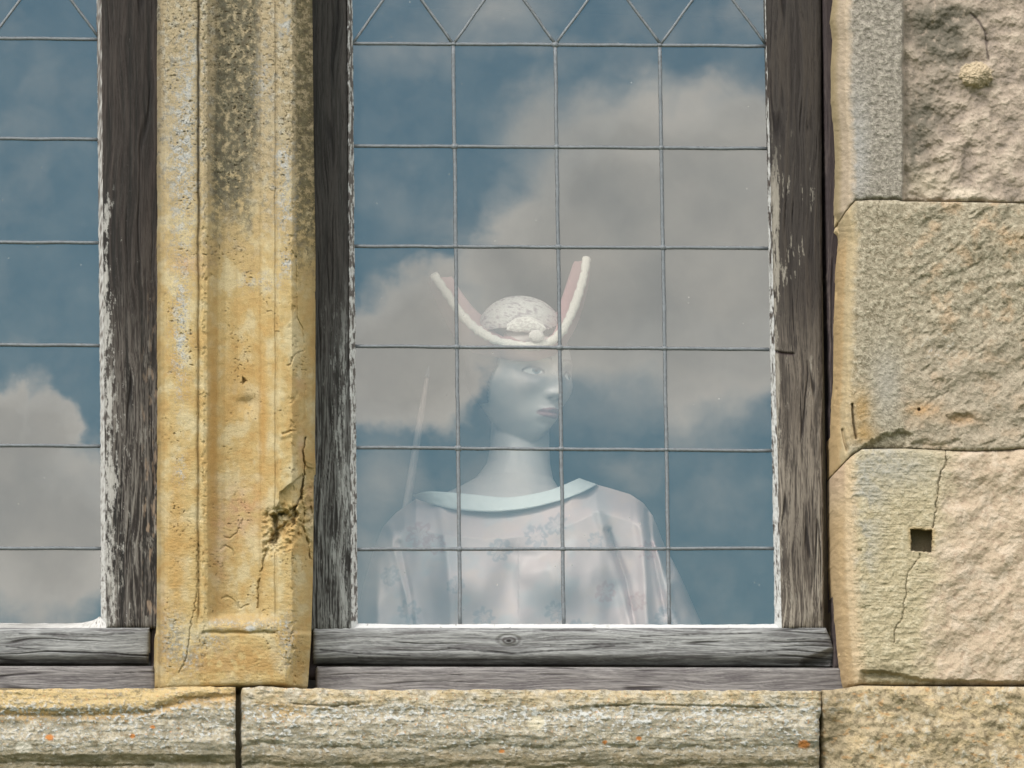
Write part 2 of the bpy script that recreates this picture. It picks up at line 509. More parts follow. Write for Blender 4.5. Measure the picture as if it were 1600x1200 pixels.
def wood_piece(name, u0, u1, v0, v1, Y, vertical, colour, parent, fine=1.0, left=None, right=None, top=None, bottom=None,
               amp=1.0, seed=0, back=0.05, shape=None, rnd=2.5, label=None):
    us = axis(u0, u1, -10, 1610, fine); vs = axis(v0, v1, -10, 1210, fine)
    U, V = warp_grid(us, vs, left, right, top, bottom)
    if vertical: a, b = U, V
    else: a, b = V, U
    wob = fbm(a / 40, b / 260, 3, seed + 3) * 9
    fineg = fbm((a + wob) / 2.0, b / 70, 4, seed, .65)
    mid = fbm((a + wob) / 9, b / 240, 3, seed + 11)
    crack = sm(0.80, 0.97, ridged((a + wob) / 17, b / 420, 1, seed + 21)) * sm(-0.05, 0.25, fbm(a / 40, b / 150, 2, seed + 5))
    h = amp * (0.55 * fineg + 0.5 * mid) - amp * 1.8 * crack
    # worn edges
    if rnd:
        e = np.minimum(np.minimum(U - U[:, :1], U[:, -1:] - U), np.minimum(V - V[:1], V[-1:] - V))
        e = e + 1.2 * fbm(U / 14, V / 14, 2, seed + 31)
        h = h - 4.0 * np.exp(-np.maximum(e, 0) / rnd)
    if shape is not None: h = h + shape(U, V)
    tint = colour(U, V, a, b, fineg, mid, crack)
    o = relief(name, U, V, h, M_WOODV if vertical else M_WOODH, parent, tint, Y, back, (1.36, 1.38, 1.38) if vertical else (1.22, 1.22, 1.22))
    if label: o['label'] = label
    return o

def col_left_stile(U, V, a, b, f, m_, c):
    dark = C(36, 34, 33); brown = C(56, 47, 44); grey = C(128, 122, 116); pale = C(168, 165, 161); tan = C(150, 128, 108)
    t = solid(U, dark)
    t = mixc(t, brown, 0.5 + 0.9 * m_)
    low = sm(330, 820, V)
    t = mixc(t, grey, (0.10 + 0.75 * low) * sm(-0.25, 0.5, f + 0.5 * m_))
    t = mixc(t, tan, low * sm(0.15, 0.45, fbm(a / 7, b / 30, 3, 71)) * sm(215, 232, U) * 0.9)
    # flaked white paint beside the putty
    edge = np.exp(-np.maximum(U - 168 - 5 * low, 0) / (9 + 16 * low))
    n = .6 * fbm(a / 5.0, b / 16.0, 5, 81, .7) + .5 * fbm(a / 14, b / 60, 3, 82)
    t = mixc(t, pale, sm(0.30, 0.55, n + 0.66 * edge * sm(200, 360, V) - 0.22) * (0.25 + 0.75 * sm(200, 380, V)))
    n2 = .6 * fbm(a / 4.5, b / 30.0, 5, 83, .72) + .5 * fbm(a / 16, b / 80, 3, 84)
    t = mixc(t, C(140, 136, 130), low * sm(0.22, 0.40, n2) * 0.8)
    t = mixc(t, C(30, 26, 26), 0.7 * c + 0.9 * sm(-0.2, -0.5, f) * 0.5)
    return t

def col_mid_stile(U, V, a, b, f, m_, c):
    dark = C(38, 37, 35); grey = C(120, 122, 120)
    t = solid(U, dark)
    t = mixc(t, C(54, 48, 45), 0.4 + 0.8 * m_)
    low = sm(380, 900, V)
    t = mixc(t, grey, (0.08 + 0.80 * low) * sm(-0.30, 0.35, f + 0.4 * m_))
    n = .6 * fbm(a / 3.5, b / 34.0, 5, 91, .72) + .5 * fbm(a / 12, b / 90, 3, 92)
    right = sm(505, 545, U)
    t = mixc(t, C(140, 142, 140), sm(0.18, 0.42, n + 0.35 * right - 0.12) * sm(400, 640, V) * 0.85)
    t = mixc(t, C(26, 24, 24), 0.8 * c + 0.6 * sm(-0.15, -0.5, f))
    # dark bare band along the putty
    t = mixc(t, C(44, 32, 30), blob(U, V, 549, 520, 4, 90) * 0.9)
    return t

def col_right_stile(U, V, a, b, f, m_, c):
    t = solid(U, C(60, 54, 51))
    t = mixc(t, C(68, 60, 54), sm(0, .5, m_) * 0.8)
    t = mixc(t, C(48, 42, 40), sm(0.0, -.5, m_))
    low = sm(420, 640, V); vlow = sm(600, 980, V)
    t = mixc(t, C(134, 122, 110), low * (0.25 + 0.6 * sm(-.35, .35, f + .6 * m_)))
    t = mixc(t, C(166, 156, 142), vlow * sm(-.15, .4, f + .5 * m_) * 0.9)
    n = .6 * fbm(a / 4.2, b / 34.0, 5, 95, .72) + .5 * fbm(a / 14, b / 90, 3, 96)
    left = np.exp(-np.maximum(U - 1212, 0) / 14.0)
    t = mixc(t, C(158, 150, 138), sm(0.22, 0.42, n + 0.5 * left - 0.15) * sm(150, 330, V) * 0.8)
    knotdark = blob(U, V, 1250, 860, 26, 90) + 0.7 * blob(U, V, 1240, 640, 18, 60) + .6 * blob(U, V, 1262, 470, 20, 60)
    t = mixc(t, C(70, 60, 54), knotdark * (0.5 + 0.6 * f))
    t = mixc(t, C(34, 28, 28), 0.85 * c + 0.65 * sm(-0.12, -0.5, f))
    brk = segdist(U, V, [(1212, 549), (1222, 552), (1238, 553)])
    t = mixc(t, C(40, 26, 26), np.exp(-(brk / 2.5) ** 2))
    return t

def col_rail(U, V, a, b, f, m_, c):
    t = solid(U, C(134, 136, 137))
    t = mixc(t, C(174, 176, 176), sm(-.1, .5, f + .5 * m_) * .8)
    t = mixc(t, C(98, 96, 98), sm(0, -.5, f + .6 * m_) * .9)
    t = mixc(t, C(44, 40, 42), 0.9 * c)
    # knot
    ku, kv = 795, 1001
    r = np.hypot((U - ku) / 1.9, V - kv)
    ring = 0.5 + 0.5 * np.cos(r * 1.35 + 1.0 * fbm(U / 8, V / 8, 2, 5))
    t = mixc(t, C(66, 60, 60), sm(13, 5, r) * ring * 0.9)
    t = mixc(t, C(34, 30, 30), sm(3.2, 1.2, r))
    # long dark splits
    for pts, w in (([(700, 1012), (760, 1018), (800, 1021), (850, 1017), (900, 1015), (960, 1009)], 1.3),
                   ([(860, 1008), (960, 1006), (1020, 1003)], 0.9), ([(1150, 1020), (1210, 1016), (1245, 1014)], 1.0),
                   ([(500, 1015), (560, 1021), (640, 1024)], 1.1), ([(560, 1027), (680, 1032), (760, 1030)], 1.4),
                   ([(1000, 994), (1100, 991), (1190, 989)], .8), ([(10, 1010), (90, 1018), (200, 1022)], 1.0),
                   ([(30, 990), (150, 992), (210, 989)], .8), ([(1230, 1000), (1270, 997), (1298, 999)], .8)):
        d = segdist(U, V, pts) + 0.8 * fbm(U / 12, V / 12, 2, 41)
        t = mixc(t, C(36, 32, 34), np.exp(-(np.maximum(d, 0) / w) ** 2) * 0.85)
    # shade of the rounded underside, painted dark along the foot
    n = fbm(U / 40, V / 8, 3, 47)
    t = mixc(t, C(62, 60, 60), sm(1018, 1034, V + 7 * n) * 0.65)
    return t

def col_sill(U, V, a, b, f, m_, c):
    t = solid(U, C(122, 118, 118))
    t = mixc(t, C(160, 156, 155), sm(-.1, .5, f + .4 * m_) * .7)
    t = mixc(t, C(92, 86, 90), sm(0, -.5, f + .4 * m_) * .8)
    t = mixc(t, C(50, 44, 48), 0.8 * c)
    return t

def col_strip(U, V, a, b, f, m_, c):
    t = solid(U, C(58, 48, 50))
    t = mixc(t, C(112, 98, 92), sm(-.1, .5, f + .5 * m_) * (.2 + .6 * sm(150, 600, V)) * (1 - .6 * sm(620, 760, V)))
    t = mixc(t, C(36, 30, 34), 0.9 * c)
    return t

def rail_shape(v0, v1):
    def f(U, V):
        t = (V - v0) / (v1 - v0)
        s = -9.0 * sm(0.62, 1.0, t) ** 2 - 1.5 * sm(0.15, 0.0, t)
        # broken corner at the right-hand end
        s = s - 12.0 * sm(6, -6, segdist(U, V, [(1262, 1040), (1300, 1026), (1312, 1040)]) - 9)
        r = np.hypot((U - 795) / 1.9, V - 1001)
        s = s - 1.5 * sm(12, 9, r) * sm(5, 9, r) + .6 * sm(6, 2, r)
        return s
    return f

def came(segs, half, proud, Y):
    """lead cames: half-round strips with a soft flange along polylines given in pixels; returns verts, faces"""
    VV, FF = [], []
    n = 0
    for pts, hw in segs:
        p = P(np.array([q[0] for q in pts], float), np.array([q[1] for q in pts], float), Y)
        d = np.gradient(p, axis=0); d /= np.linalg.norm(d, axis=1)[:, None]
        s = np.cross(d, np.array([0, -1.0, 0])); s /= np.linalg.norm(s, axis=1)[:, None]
        prof = [(-1, 0.0), (-1, 0.45), (-0.62, 0.85), (0, 1.0), (0.62, 0.85), (1, 0.45), (1, 0.0)]
        k = len(prof)
        w = hw / 1000.0
        for i in range(len(p)):
            for (a, b) in prof:
                VV.append(p[i] + s[i] * a * w + np.array([0, -1, 0]) * b * proud)
        for i in range(len(p) - 1):
            for j in range(k - 1):
                q = n + i * k + j
                FF.append((q, q + k, q + k + 1, q + 1))
        FF.append(tuple(n + j for j in range(k))); FF.append(tuple(n + (len(p) - 1) * k + j for j in range(k - 1, -1, -1)))
        n += len(p) * k
    return VV, FF

def disc_blobs(centres, r, proud, Y):
    VV, FF = [], []
    for (cu, cv) in centres:
        n0 = len(VV); c = P(cu, cv, Y); K = 10
        rng = random.Random(int(cu * 7 + cv))
        rr = r * rng.uniform(.8, 1.25)
        for ring, (q, hgt) in enumerate(((1, 0.2), (0.7, 0.8), (0.3, 1.05))):
            for j in range(K):
                an = 2 * math.pi * j / K
                VV.append(c + np.array([math.cos(an) * rr * q * rng.uniform(.9, 1.1), -hgt * proud, math.sin(an) * rr * q * 0.85]))
        VV.append(c + np.array([0, -1.15 * proud, 0]))
        for rg in range(2):
            for j in range(K):
                a = n0 + rg * K + j; b = n0 + rg * K + (j + 1) % K
                FF.append((a, b, b + K, a + K))
        for j in range(K):
            FF.append((n0 + 2 * K + j, n0 + 2 * K + (j + 1) % K, n0 + 3 * K))
    return VV, FF

def wobbly(p0, p1, n=14, amp=0.7, seed=0):
    rng = np.random.RandomState(abs(int(seed)))
    t = np.linspace(0, 1, n)
    off = np.interp(t, np.linspace(0, 1, 6), np.concatenate([[0], rng.uniform(-amp, amp, 4), [0]]))
    d = np.array(p1, float) - np.array(p0, float); L_ = np.hypot(*d); nn = np.array([-d[1], d[0]]) / L_
    return [(p0[0] + d[0] * q + nn[0] * o, p0[1] + d[1] * q + nn[1] * o) for q, o in zip(t, off)]

def glass_panes(parent, cells, seed):
    """one mesh holding the panes of one window, each set at its own slight angle"""
    rng = np.random.RandomState(abs(int(seed)))
    VV, FF = [], []
    for c in cells:
        n0 = len(VV)
        pts = np.array(c, float)
        w = P(pts[:, 0], pts[:, 1], GLASS_Y)
        cen = w.mean(0)
        tx, tz = rng.normal(0, 0.0007, 2)
        for q in w:
            q = q.copy(); q[1] += tx * (q[0] - cen[0]) + tz * (q[2] - cen[2]); VV.append(q)
        FF.append(tuple(range(n0, n0 + len(c))))
    return mesh('glass', VV, FF, M_GLASS, parent, smooth=False)

def putty(parent, segs, seed, colfn):
    """beads of old putty/paint along the glass: a list of (outer curve, inner curve) grids"""
    VV, FF, TT = [], [], []
    n = 0
    for (A, B) in segs:      # A: outer edge line pts, B: inner edge line pts (glass side), same count
        A = np.array(A, float); B = np.array(B, float)
        L_ = np.hypot(*(A[-1] - A[0])); k = max(8, int(L_ / 1.5))
        t = np.linspace(0, 1, k)
        ts = np.linspace(0, 1, len(A)); tb = np.linspace(0, 1, len(B))
        Au = np.interp(t, ts, A[:, 0]); Av = np.interp(t, ts, A[:, 1])
        Bu = np.interp(t, tb, B[:, 0]); Bv = np.interp(t, tb, B[:, 1])
        w = np.linspace(0, 1, 11)
        U = Au[:, None] * (1 - w) + Bu[:, None] * w; V = Av[:, None] * (1 - w) + Bv[:, None] * w
        jig = 0.9 * fbm(U / 16, V / 16, 3, seed)
        horizontal = abs(A[-1][0] - A[0][0]) > abs(A[-1][1] - A[0][1])
        if horizontal: V = V + jig * w[None, :]
        else: U = U + jig * w[None, :]
        Yy = SASH_Y + 0.004 + (GLASS_Y - SASH_Y - 0.006) * w[None, :] ** 1.1 + 0.0010 * fbm(U / 5, V / 5, 3, seed + 2)
        T = colfn(U, V, w[None, :] + 0 * U)
        p = P(U, V, Yy)
        # close it: run both edges back past the glass
        e0 = p[:, :1].copy(); e0[..., 1] = GLASS_Y + 0.004
        e1 = p[:, -1:].copy(); e1[..., 1] = GLASS_Y + 0.004
        p = np.concatenate([e0, p, e1], 1); T = np.concatenate([T[:, :1], T, T[:, -1:]], 1)
        VV.append(p.reshape(-1, 3)); TT.append(T.reshape(-1, 3))
        FF.append(grid_faces(p.shape[0], p.shape[1], n)); n += p.shape[0] * p.shape[1]
    return mesh('putty_bead', np.concatenate(VV), np.concatenate(FF), M_PUTTY, parent, tint=np.concatenate(TT))

# --- right-hand window
def lin(p0, p1):
    """x as a function of y along a straight line"""
    return lambda v: p0[0] + (p1[0] - p0[0]) * (v - p0[1]) / (p1[1] - p0[1])

gL = lin((549, 0), (557, 975)); gR = lin((1194, 0), (1211, 975))
base_r = P(890, 1080, 0.12)
win_r = empty('leaded_window', base_r, 'wide leaded window in grey oak, right of the yellow mullion, with the mannequin behind it', 'window',
              'leaded windows either side of the mullion')
wood_piece('stile', 476, 546, WIN_TOP, 985, SASH_Y, True, col_mid_stile, win_r, left=lambda v: 478 + 0 * v, right=lin((541, 0), (549, 985)), seed=5,
           label='left stile, nearly black above and silver grey below')
wood_piece('stile', 1208, 1285, WIN_TOP, 982, SASH_Y, True, col_right_stile, win_r, left=lin((1199, 0), (1222, 982)), right=lin((1283, 0), (1287, 982)), seed=9,
           shape=lambda U, V: -3.0 * np.exp(-(segdist(U, V, [(1212, 549), (1222, 552), (1240, 553)]) / 2.0) ** 2) - 2.5 * sm(958, 980, V + 8 * fbm(U / 9, V / 20, 3, 8)) * sm(1245, 1262, U),
           label='right stile, brown above and bleached to pale tan below', amp=1.25)
wood_piece('bottom_rail', 488, 1301, 981, 1038, SASH_Y - 0.002, False, col_rail, win_r, left=lambda v: 490 + 0 * v,
           right=curve([(980, 1290), (1000, 1299), (1015, 1303), (1040, 1303)]), bottom=curve([(490, 1037), (900, 1038), (1200, 1040), (1300, 1041)]),
           shape=rail_shape(981, 1038), seed=13, back=0.03, amp=0.8)
wood_piece('top_rail', 478, 1301, WIN_TOP - 60, WIN_TOP - 1, SASH_Y, False, col_rail, win_r, fine=6, seed=14)
wood_piece('outer_frame', 1288, 1322, WIN_TOP - 60, 1044, SASH_Y - 0.001, True, col_strip, win_r, left=lin((1285.5, 0), (1303, 1044)), seed=17, back=0.06)
wood_piece('timber_sill', 494, 1319, 1043, 1100, SASH_Y - 0.012, False, col_sill, win_r, left=lambda v: 495 + 0 * v,
           right=curve([(1040, 1308), (1048, 1316), (1076, 1321), (1100, 1321)]), seed=19, back=0.03, amp=0.7, top=curve([(490, 1041.5), (1320, 1043.5)]))
wood_piece('rebate', 470, 1325, 1020, 1060, 0.128, False, col_sill, win_r, fine=4, seed=23, back=0.02)
wood_piece('rebate', 470, 500, WIN_TOP, 1060, 0.118, True, col_strip, win_r, fine=4, seed=24, back=0.02)

bars_v = [lin((708.3, 70), (719, 975)), lin((867.5, 70), (881, 975)), lin((1030.5, 70), (1046, 975))]
bars_h = [((549, 68), (1196, 72)), ((551, 228), (1198, 232)), ((553, 384.5), (1200, 388)), ((555, 541), (1202, 546)),
          ((557, 699.5), (1206, 704)), ((558, 858.5), (1209, 857))]

def window_leads(parent, xl, xr, vert, horiz, foot, seed, diamonds):
    segs, joints = [], []
    hy = [lin((a[1], a[0]), (b[1], b[0])) for a, b in horiz]   # y as function of x
    for i, (a, b) in enumerate(horiz):
        xs = [a[0]] + [f(hy[i](800)) for f in vert] + [b[0]]
        pts = []
        for j in range(len(xs) - 1):
            q = wobbly((xs[j], hy[i](xs[j])), (xs[j + 1], hy[i](xs[j + 1])), 12, 0.6, seed + i * 9 + j)
            pts += q if j == 0 else q[1:]
        segs.append((pts, 2.6))
    for k, f in enumerate(vert):
        pts = []
        ys = [h(f(300)) for h in hy] + [foot]
        for j in range(len(ys) - 1):
            q = wobbly((f(ys[j]), ys[j]), (f(ys[j + 1]), ys[j + 1]), 10, 0.6, seed + 71 + k * 7 + j)
            pts += q if j == 0 else q[1:]
        segs.append((pts, 2.9))
        for h in hy: y = h(f(300)); joints.append((f(y), y))
    for d in diamonds: segs.append((wobbly(d[0], d[1], 10, 0.5, int(seed + d[0][0])), 2.2))
    VV, FF = came(segs, 3, 0.0028, GLASS_Y - 0.0002)
    V2, F2 = disc_blobs(joints, 0.0054, 0.0042, GLASS_Y - 0.0002)
    n = len(VV)
    return mesh('lead_cames', VV + V2, [tuple(f) for f in FF] + [tuple(i + n for i in f) for f in F2], M_LEAD, parent)

def hyf(a, b): return lambda x: a[1] + (b[1] - a[1]) * (x - a[0]) / (b[0] - a[0])

def diamond_lines(cols, y0, step, top):
    """cols: x of the grid lines; quarries above y0, half a cell wide"""
    out = []
    y = y0
    row = 0
    while y > top:
        for a, b in zip(cols[:-1], cols[1:]):
            mx_ = (a + b) / 2
            if row % 2 == 0:
                out += [((a, y), (mx_, y - step)), ((b, y), (mx_, y - step))]
            else:
                out += [((mx_, y), (a, y - step)), ((mx_, y), (b, y - step))]
        y -= step; row += 1
    return out

cols_r = [550, 708, 868, 1032, 1196]
dl = diamond_lines(cols_r, 69, 112, WIN_TOP + 30)
window_leads(win_r, gL, gR, bars_v, bars_h, 975, 100, dl)
cells = []
hyr = [hyf(a, b) for a, b in bars_h]
def quad_cell(xa, xb, ya, yb):
    return [(xa(ya(800)), ya(xa(ya(800)))), (xa(yb(800)), yb(xa(yb(800)))), (xb(yb(800)), yb(xb(yb(800)))), (xb(ya(800)), ya(xb(ya(800))))]
xf = [lambda v: gL(v) - 6] + bars_v + [lambda v: gR(v) + 6]
yf = hyr + [lambda x: 982.0 + 0 * x]
for i in range(len(yf) - 1):
    for j in range(4): cells.append(quad_cell(xf[j], xf[j + 1], yf[i], yf[i + 1]))
cells.append([(544, WIN_TOP - 5), (544, 68), (1202, 72.3), (1196, WIN_TOP - 5)])
glass_panes(win_r, cells, 3)

def putty_right(U, V, w):
    t = solid(U, C(238, 240, 240))
    n = fbm(U / 3.0, V / 16.0, 4, 101)
    left = (U < 600); right = (U > 1150)
    bare = np.where(left, sm(0.02, 0.18, n + 0.28 * np.cos(w * 9) * 0.6 + 0.18 * sm(560, 350, V)), 0) * 0.9
    bare = np.where(right & (V < 965), sm(0.02, .2, fbm(U / 3.0, V / 30.0, 4, 103) + .24 * sm(750, 100, V) - .12), bare)
    bare = np.where((V > 970), sm(.5, .65, n), bare)
    t = mixc(t, C(76, 62, 56), bare)
    t = mixc(t, C(140, 134, 128), sm(.1, .4, fbm(U / 2, V / 7, 3, 105)) * .6 * (V < 970))
    return t

def line(a, b, n=2): return [(a[0] + (b[0] - a[0]) * i / (n - 1), a[1] + (b[1] - a[1]) * i / (n - 1)) for i in range(n)]
putty(win_r, [
    (line((541, WIN_TOP), (549, 985)), line((548, WIN_TOP), (559, 976))),
    (line((1224, 985), (1196, WIN_TOP)), line((1211, 976), (1190, WIN_TOP))),
    (line((547, 986), (1222, 985)), [(559, 974), (640, 976), (760, 975), (900, 975), (1040, 976), (1120, 976), (1212, 975)]),
], 7, putty_right)

# --- left-hand window
base_l = P(-150, 1080, 0.12)
win_l = empty('leaded_window', base_l, 'leaded window left of the yellow mullion, cut off by the picture edge, nobody behind it', 'window',
              'leaded windows either side of the mullion')
WL = -560
wood_piece('stile', 166, 262, WIN_TOP, 981, SASH_Y, True, col_left_stile, win_l, left=lin((159, 0), (166, 981)), right=lambda v: 262 + 0 * v, seed=33,
           label='dark brown stile with a flaked white edge')
wood_piece('stile', WL, WL + 80, WIN_TOP, 981, SASH_Y, True, col_right_stile, win_l, fine=5, seed=35)
wood_piece('bottom_rail', WL, 232, 981, 1036, SASH_Y - 0.002, False, col_rail, win_l, right=curve([(980, 234), (1000, 233), (1036, 232)]),
           shape=rail_shape(981, 1036), seed=37, back=0.03, amp=0.8)
wood_piece('top_rail', WL, 262, WIN_TOP - 60, WIN_TOP - 1, SASH_Y, False, col_rail, win_l, fine=6, seed=38)
wood_piece('timber_sill', WL, 242, 1041, 1100, SASH_Y - 0.012, False, col_sill, win_l, right=curve([(1040, 240), (1076, 244), (1100, 244)]), seed=39, back=0.03, amp=0.7)
wood_piece('rebate', WL, 270, 1020, 1060, 0.128, False, col_sill, win_l, fine=4, seed=43, back=0.02)
wood_piece('outer_frame', 236, 262, 978, 1060, 0.112, True, col_strip, win_l, fine=2, seed=44, back=0.02)
bl_v = [lambda v: -14.0 + 0.009 * v, lambda v: -161 + .009 * v, lambda v: -321 + .009 * v]
bl_h = [((-478, 54), (156, 61.5)), ((-476, 212), (156, 218)), ((-474, 375), (157, 379.5)), ((-472, 534), (158, 540)), ((-470, 694), (158, 697)), ((-470, 856), (159, 857))]
cols_l = [-478, -320, -166, -12, 154]
dll = diamond_lines(cols_l, 58, 112, WIN_TOP + 30)
window_leads(win_l, None, None, bl_v[::-1], bl_h, 975, 200, dll)
xf = [lambda v: -484 + 0 * v, bl_v[2], bl_v[1], bl_v[0], lambda v: 160 + 0.009 * v]
yf = [hyf(a, b) for a, b in bl_h] + [lambda x: 982.0 + 0 * x]
cells = []
for i in range(len(yf) - 1):
    for j in range(4): cells.append(quad_cell(xf[j], xf[j + 1], yf[i], yf[i + 1]))
cells.append([(-484, WIN_TOP - 5), (-484, yf[0](-484)), (164, yf[0](164)), (160, WIN_TOP - 5)])
glass_panes(win_l, cells, 9)

def putty_left(U, V, w):
    t = solid(U, C(236, 236, 234))
    n = fbm(U / 3.0, V / 11.0, 4, 111)
    bare = sm(-.05, .22, n + .30 * sm(420, 60, V) - .22 * sm(500, 760, V) - .05)
    bare = np.where(V > 970, sm(.35, .5, n), bare)
    t = mixc(t, C(92, 74, 66), bare * .9)
    t = mixc(t, C(150, 140, 132), sm(0, .4, fbm(U / 2, V / 6, 3, 113)) * .6)
    return t
putty(win_l, [
    (line((169, 984), (160, WIN_TOP)), [(158, 974), (157.5, 800), (156.5, 600), (154.5, 400), (153, 200), (151, 0), (149, WIN_TOP)]),
    (line((WL + 78, 984), (172, 984)), [(WL + 90, 972), (-100, 973), (60, 974), (130, 973.5), (146, 971), (156, 963)]),
], 8, putty_left)

# ------------------------------------------------------------------ stone mullion
def stone_grain(U, V, seed, a=1.0):
    return a * (0.9 * fbm(U / 4.0, V / 4.0, 3, seed) + 0.8 * fbm(U / 14, V / 14, 3, seed + 2))

def build_mullion():
    base = P(368, 1068, 0.04)
    t_ = empty('stone_mullion', base, 'carved yellow sandstone mullion with sunk panel and crumbling right edge, between two windows', 'mullion')
    us = axis(246, 494, 0, 1600, 0.9); vs = axis(WIN_TOP - 55, 1068, -8, 1210, 1.0, 5)
    left = curve([(-400, 246), (0, 247), (100, 246), (300, 247), (600, 249), (800, 246), (960, 246), (1000, 244), (1068, 243)])
    right = curve([(-400, 488), (0, 488), (200, 490), (400, 493), (600, 493), (700, 492), (745, 494), (752, 490), (800, 490), (900, 489), (1000, 486), (1068, 481)])
    U, V = warp_grid(us, vs, left, right, bottom=curve([(243, 1074), (290, 1073), (370, 1070), (440, 1069), (480, 1073)]))
    wob = 1.4 * fbm(U / 60, V / 60, 3, 301) + 0.5 * fbm(U / 9, V / 9, 3, 303)
    uu = U + wob
    prof = curve([(240, -75), (247, -60), (251, -16), (257, -5), (263, 0), (304, 0), (307.5, -1), (310, -5.5), (313, -1), (318, 0.5), (324, -1.5), (329, -9),
                  (340, -20), (345, -21), (352, -24), (372, -27), (398, -24), (405, -20), (408, -15), (418, -11), (428, -5), (431, -6.5), (434, -2), (438, 0), (456, 0),
                  (460, -4), (474, -22), (488, -48), (494, -75)])
    h = prof(uu) * 1.4
    # foot of the panel: the plain block below it
    edge = curve([(240, -75), (247, -60), (251, -16), (257, -5), (263, 0), (458, 0), (464, -4), (474, -22), (486, -48), (494, -75)])
    shift = 14 * sm(990, 1066, V)
    plain = edge(uu + shift * sm(420, 450, U))
    inside = sm(300, 312, U) * sm(462, 440, U)
    foot = sm(958, 977, V + 1.2 * fbm(U / 12, V / 12, 2, 7))
    h = h * (1 - foot * inside) + plain * foot * inside
    h = np.where(V > 985, plain * sm(985, 992, V) + h * (1 - sm(985, 992, V)), h)
    h -= 4.0 * np.exp(-((V + 1.5 * fbm(U / 20, V / 20, 2, 9) - 988.5) / 2.2) ** 2) * sm(312, 322, U) * sm(436, 425, U)
    h += 1.5 * np.exp(-((V - 981) / 4) ** 2) * sm(312, 322, U) * sm(436, 425, U)
    # surface: pitted above, smoother below
    rough = 0.45 + 1.2 * sm(430, 150, V) * sm(0, .4, .3 + fbm(U / 50, V / 90, 2, 5)) + 0.35 * sm(960, 1000, V)
    h += rough * (0.75 * grain(U, V, 311, 3.4)) + 0.8 * fbm(U / 22, V / 16, 3, 313)
    h += 0.55 * fbm(U / 9, V / 3.2, 3, 317) * sm(500, 900, V)
    pits = sm(0.32, 0.62, fbm(U / 5.0, V / 4.0, 3, 321)) * sm(-.1, .3, fbm(U / 40, V / 60, 2, 323) + .5 * sm(400, 0, V) - .15)
    h -= 2.2 * pits
    # arris nibbled away
    h -= 3.0 * sm(.15, .5, fbm(U / 9, V / 14, 3, 331)) * blob(U, V, 459, V, 7, 1)
    h -= 2.0 * sm(.10, .5, fbm(U / 7, V / 12, 3, 333)) * blob(U, V, 318, V, 6, 1)
    h -= 3.5 * sm(.2, .5, fbm(U / 12, V / 14, 3, 335)) * sm(1000, 1050, V) * sm(425, 450, U)
    j = fbm(U / 11, V / 11, 3, 341)
    j2 = fbm(U / 11, V / 11, 3, 343) * 3
    def crack(pts, w, dep, jj=1.6):
        d = segdist(U + j * jj, V + j * jj, pts)
        return dep * np.exp(-(d / w) ** 2)
    # the fallen flake
    A = polysdf(U + j2 * .5, V + j2 * .5, [(437, 769), (447, 762), (457, 754), (465, 748), (473, 741), (475, 760), (471, 778), (463, 792), (440, 806), (430, 800), (436, 786)])
    h -= 12.0 * sm(1.2, -1.2, A) + 0.3 * np.clip(-A, 0, 8)
    B = polysdf(U + j2, V + j2, [(446, 800), (461, 791), (466, 806), (461, 818), (452, 824), (440, 838), (428, 852), (419, 846), (428, 828), (424, 806), (434, 799)])
    h -= 30.0 * sm(2.5, -3.5, B)
    lump = blob(U, V, 446, 812, 7, 8) + .8 * blob(U, V, 455, 800, 5, 7) + .7 * blob(U, V, 436, 818, 5, 6)
    h += 12 * lump * sm(3, -3, B)
    B2 = polysdf(U + j2, V + j2, [(474, 800), (486, 790), (490, 810), (482, 822), (472, 816)])
    h -= 10 * sm(2, -2, B2)
    E_ = polysdf(U + j2, V + j2, [(466, 792), (478, 742), (494, 748), (494, 872), (484, 866), (476, 846), (462, 836), (466, 816)])
    h += sm(2, -4, E_) * (-5 + 9 * fbm(U / 10, V / 12, 3, 345) + 2.5 * grain(U, V, 346))
    h -= crack([(470, 778), (476, 800), (472, 822), (480, 846), (484, 872)], 1.8, 9, 2.5)
    h -= crack([(466, 812), (474, 818), (488, 812)], 1.4, 7, 2)
    G_ = polysdf(U + j2, V + j2, [(412, 798), (440, 790), (470, 800), (462, 842), (440, 862), (412, 870)])
    h += sm(6, -4, G_) * (-4 + 7 * fbm(U / 9, V / 9, 3, 347))
    Cc = polysdf(U + j2 * .6, V + j2 * .6, [(478, 684), (486, 690), (492, 715), (492, 728), (480, 724), (474, 716), (473, 700)])
    h += 4.0 * sm(1, -2, Cc)
    D = polysdf(U + j2 * .6, V + j2 * .6, [(478, 728), (492, 733), (493, 752), (484, 750), (479, 742)])
    h -= 10 * sm(1, -2, D)
    h -= crack([(477, 684), (473, 705), (475, 722), (475, 742), (472, 760), (469, 779), (461, 797)], 1.4, 13, 1.6)
    h -= crack([(461, 797), (450, 812), (434, 830), (424, 846), (416, 862), (409, 890), (404, 925), (403, 950)], 1.6, 5, 3.0)
    h -= 3.0 * sm(9, 0, segdist(U, V, [(404, 960), (409, 890), (420, 850)])) * sm(412, 403, U - (960 - V) * .08)
    h -= crack([(309, 850), (308, 925), (305, 945), (300, 965), (297, 985), (293, 1010), (288, 1035), (280, 1052)], 0.9, 3.5, 3.0)
    h -= crack([(462, 400), (463, 450), (464, 495), (473, 515), (475, 548), (460, 554), (455, 568), (450, 571)], 0.9, 4)
    h -= crack([(480, 860), (484, 872)], 1.4, 6)
    h -= crack([(476, 600), (478, 650)], 0.9, 3)
    h -= crack([(350, 838), (360, 842), (372, 828), (378, 810)], 1.2, 2.6, 3)
    h -= crack([(345, 858), (352, 853), (362, 858), (366, 866)], 1.2, 2.6, 3)
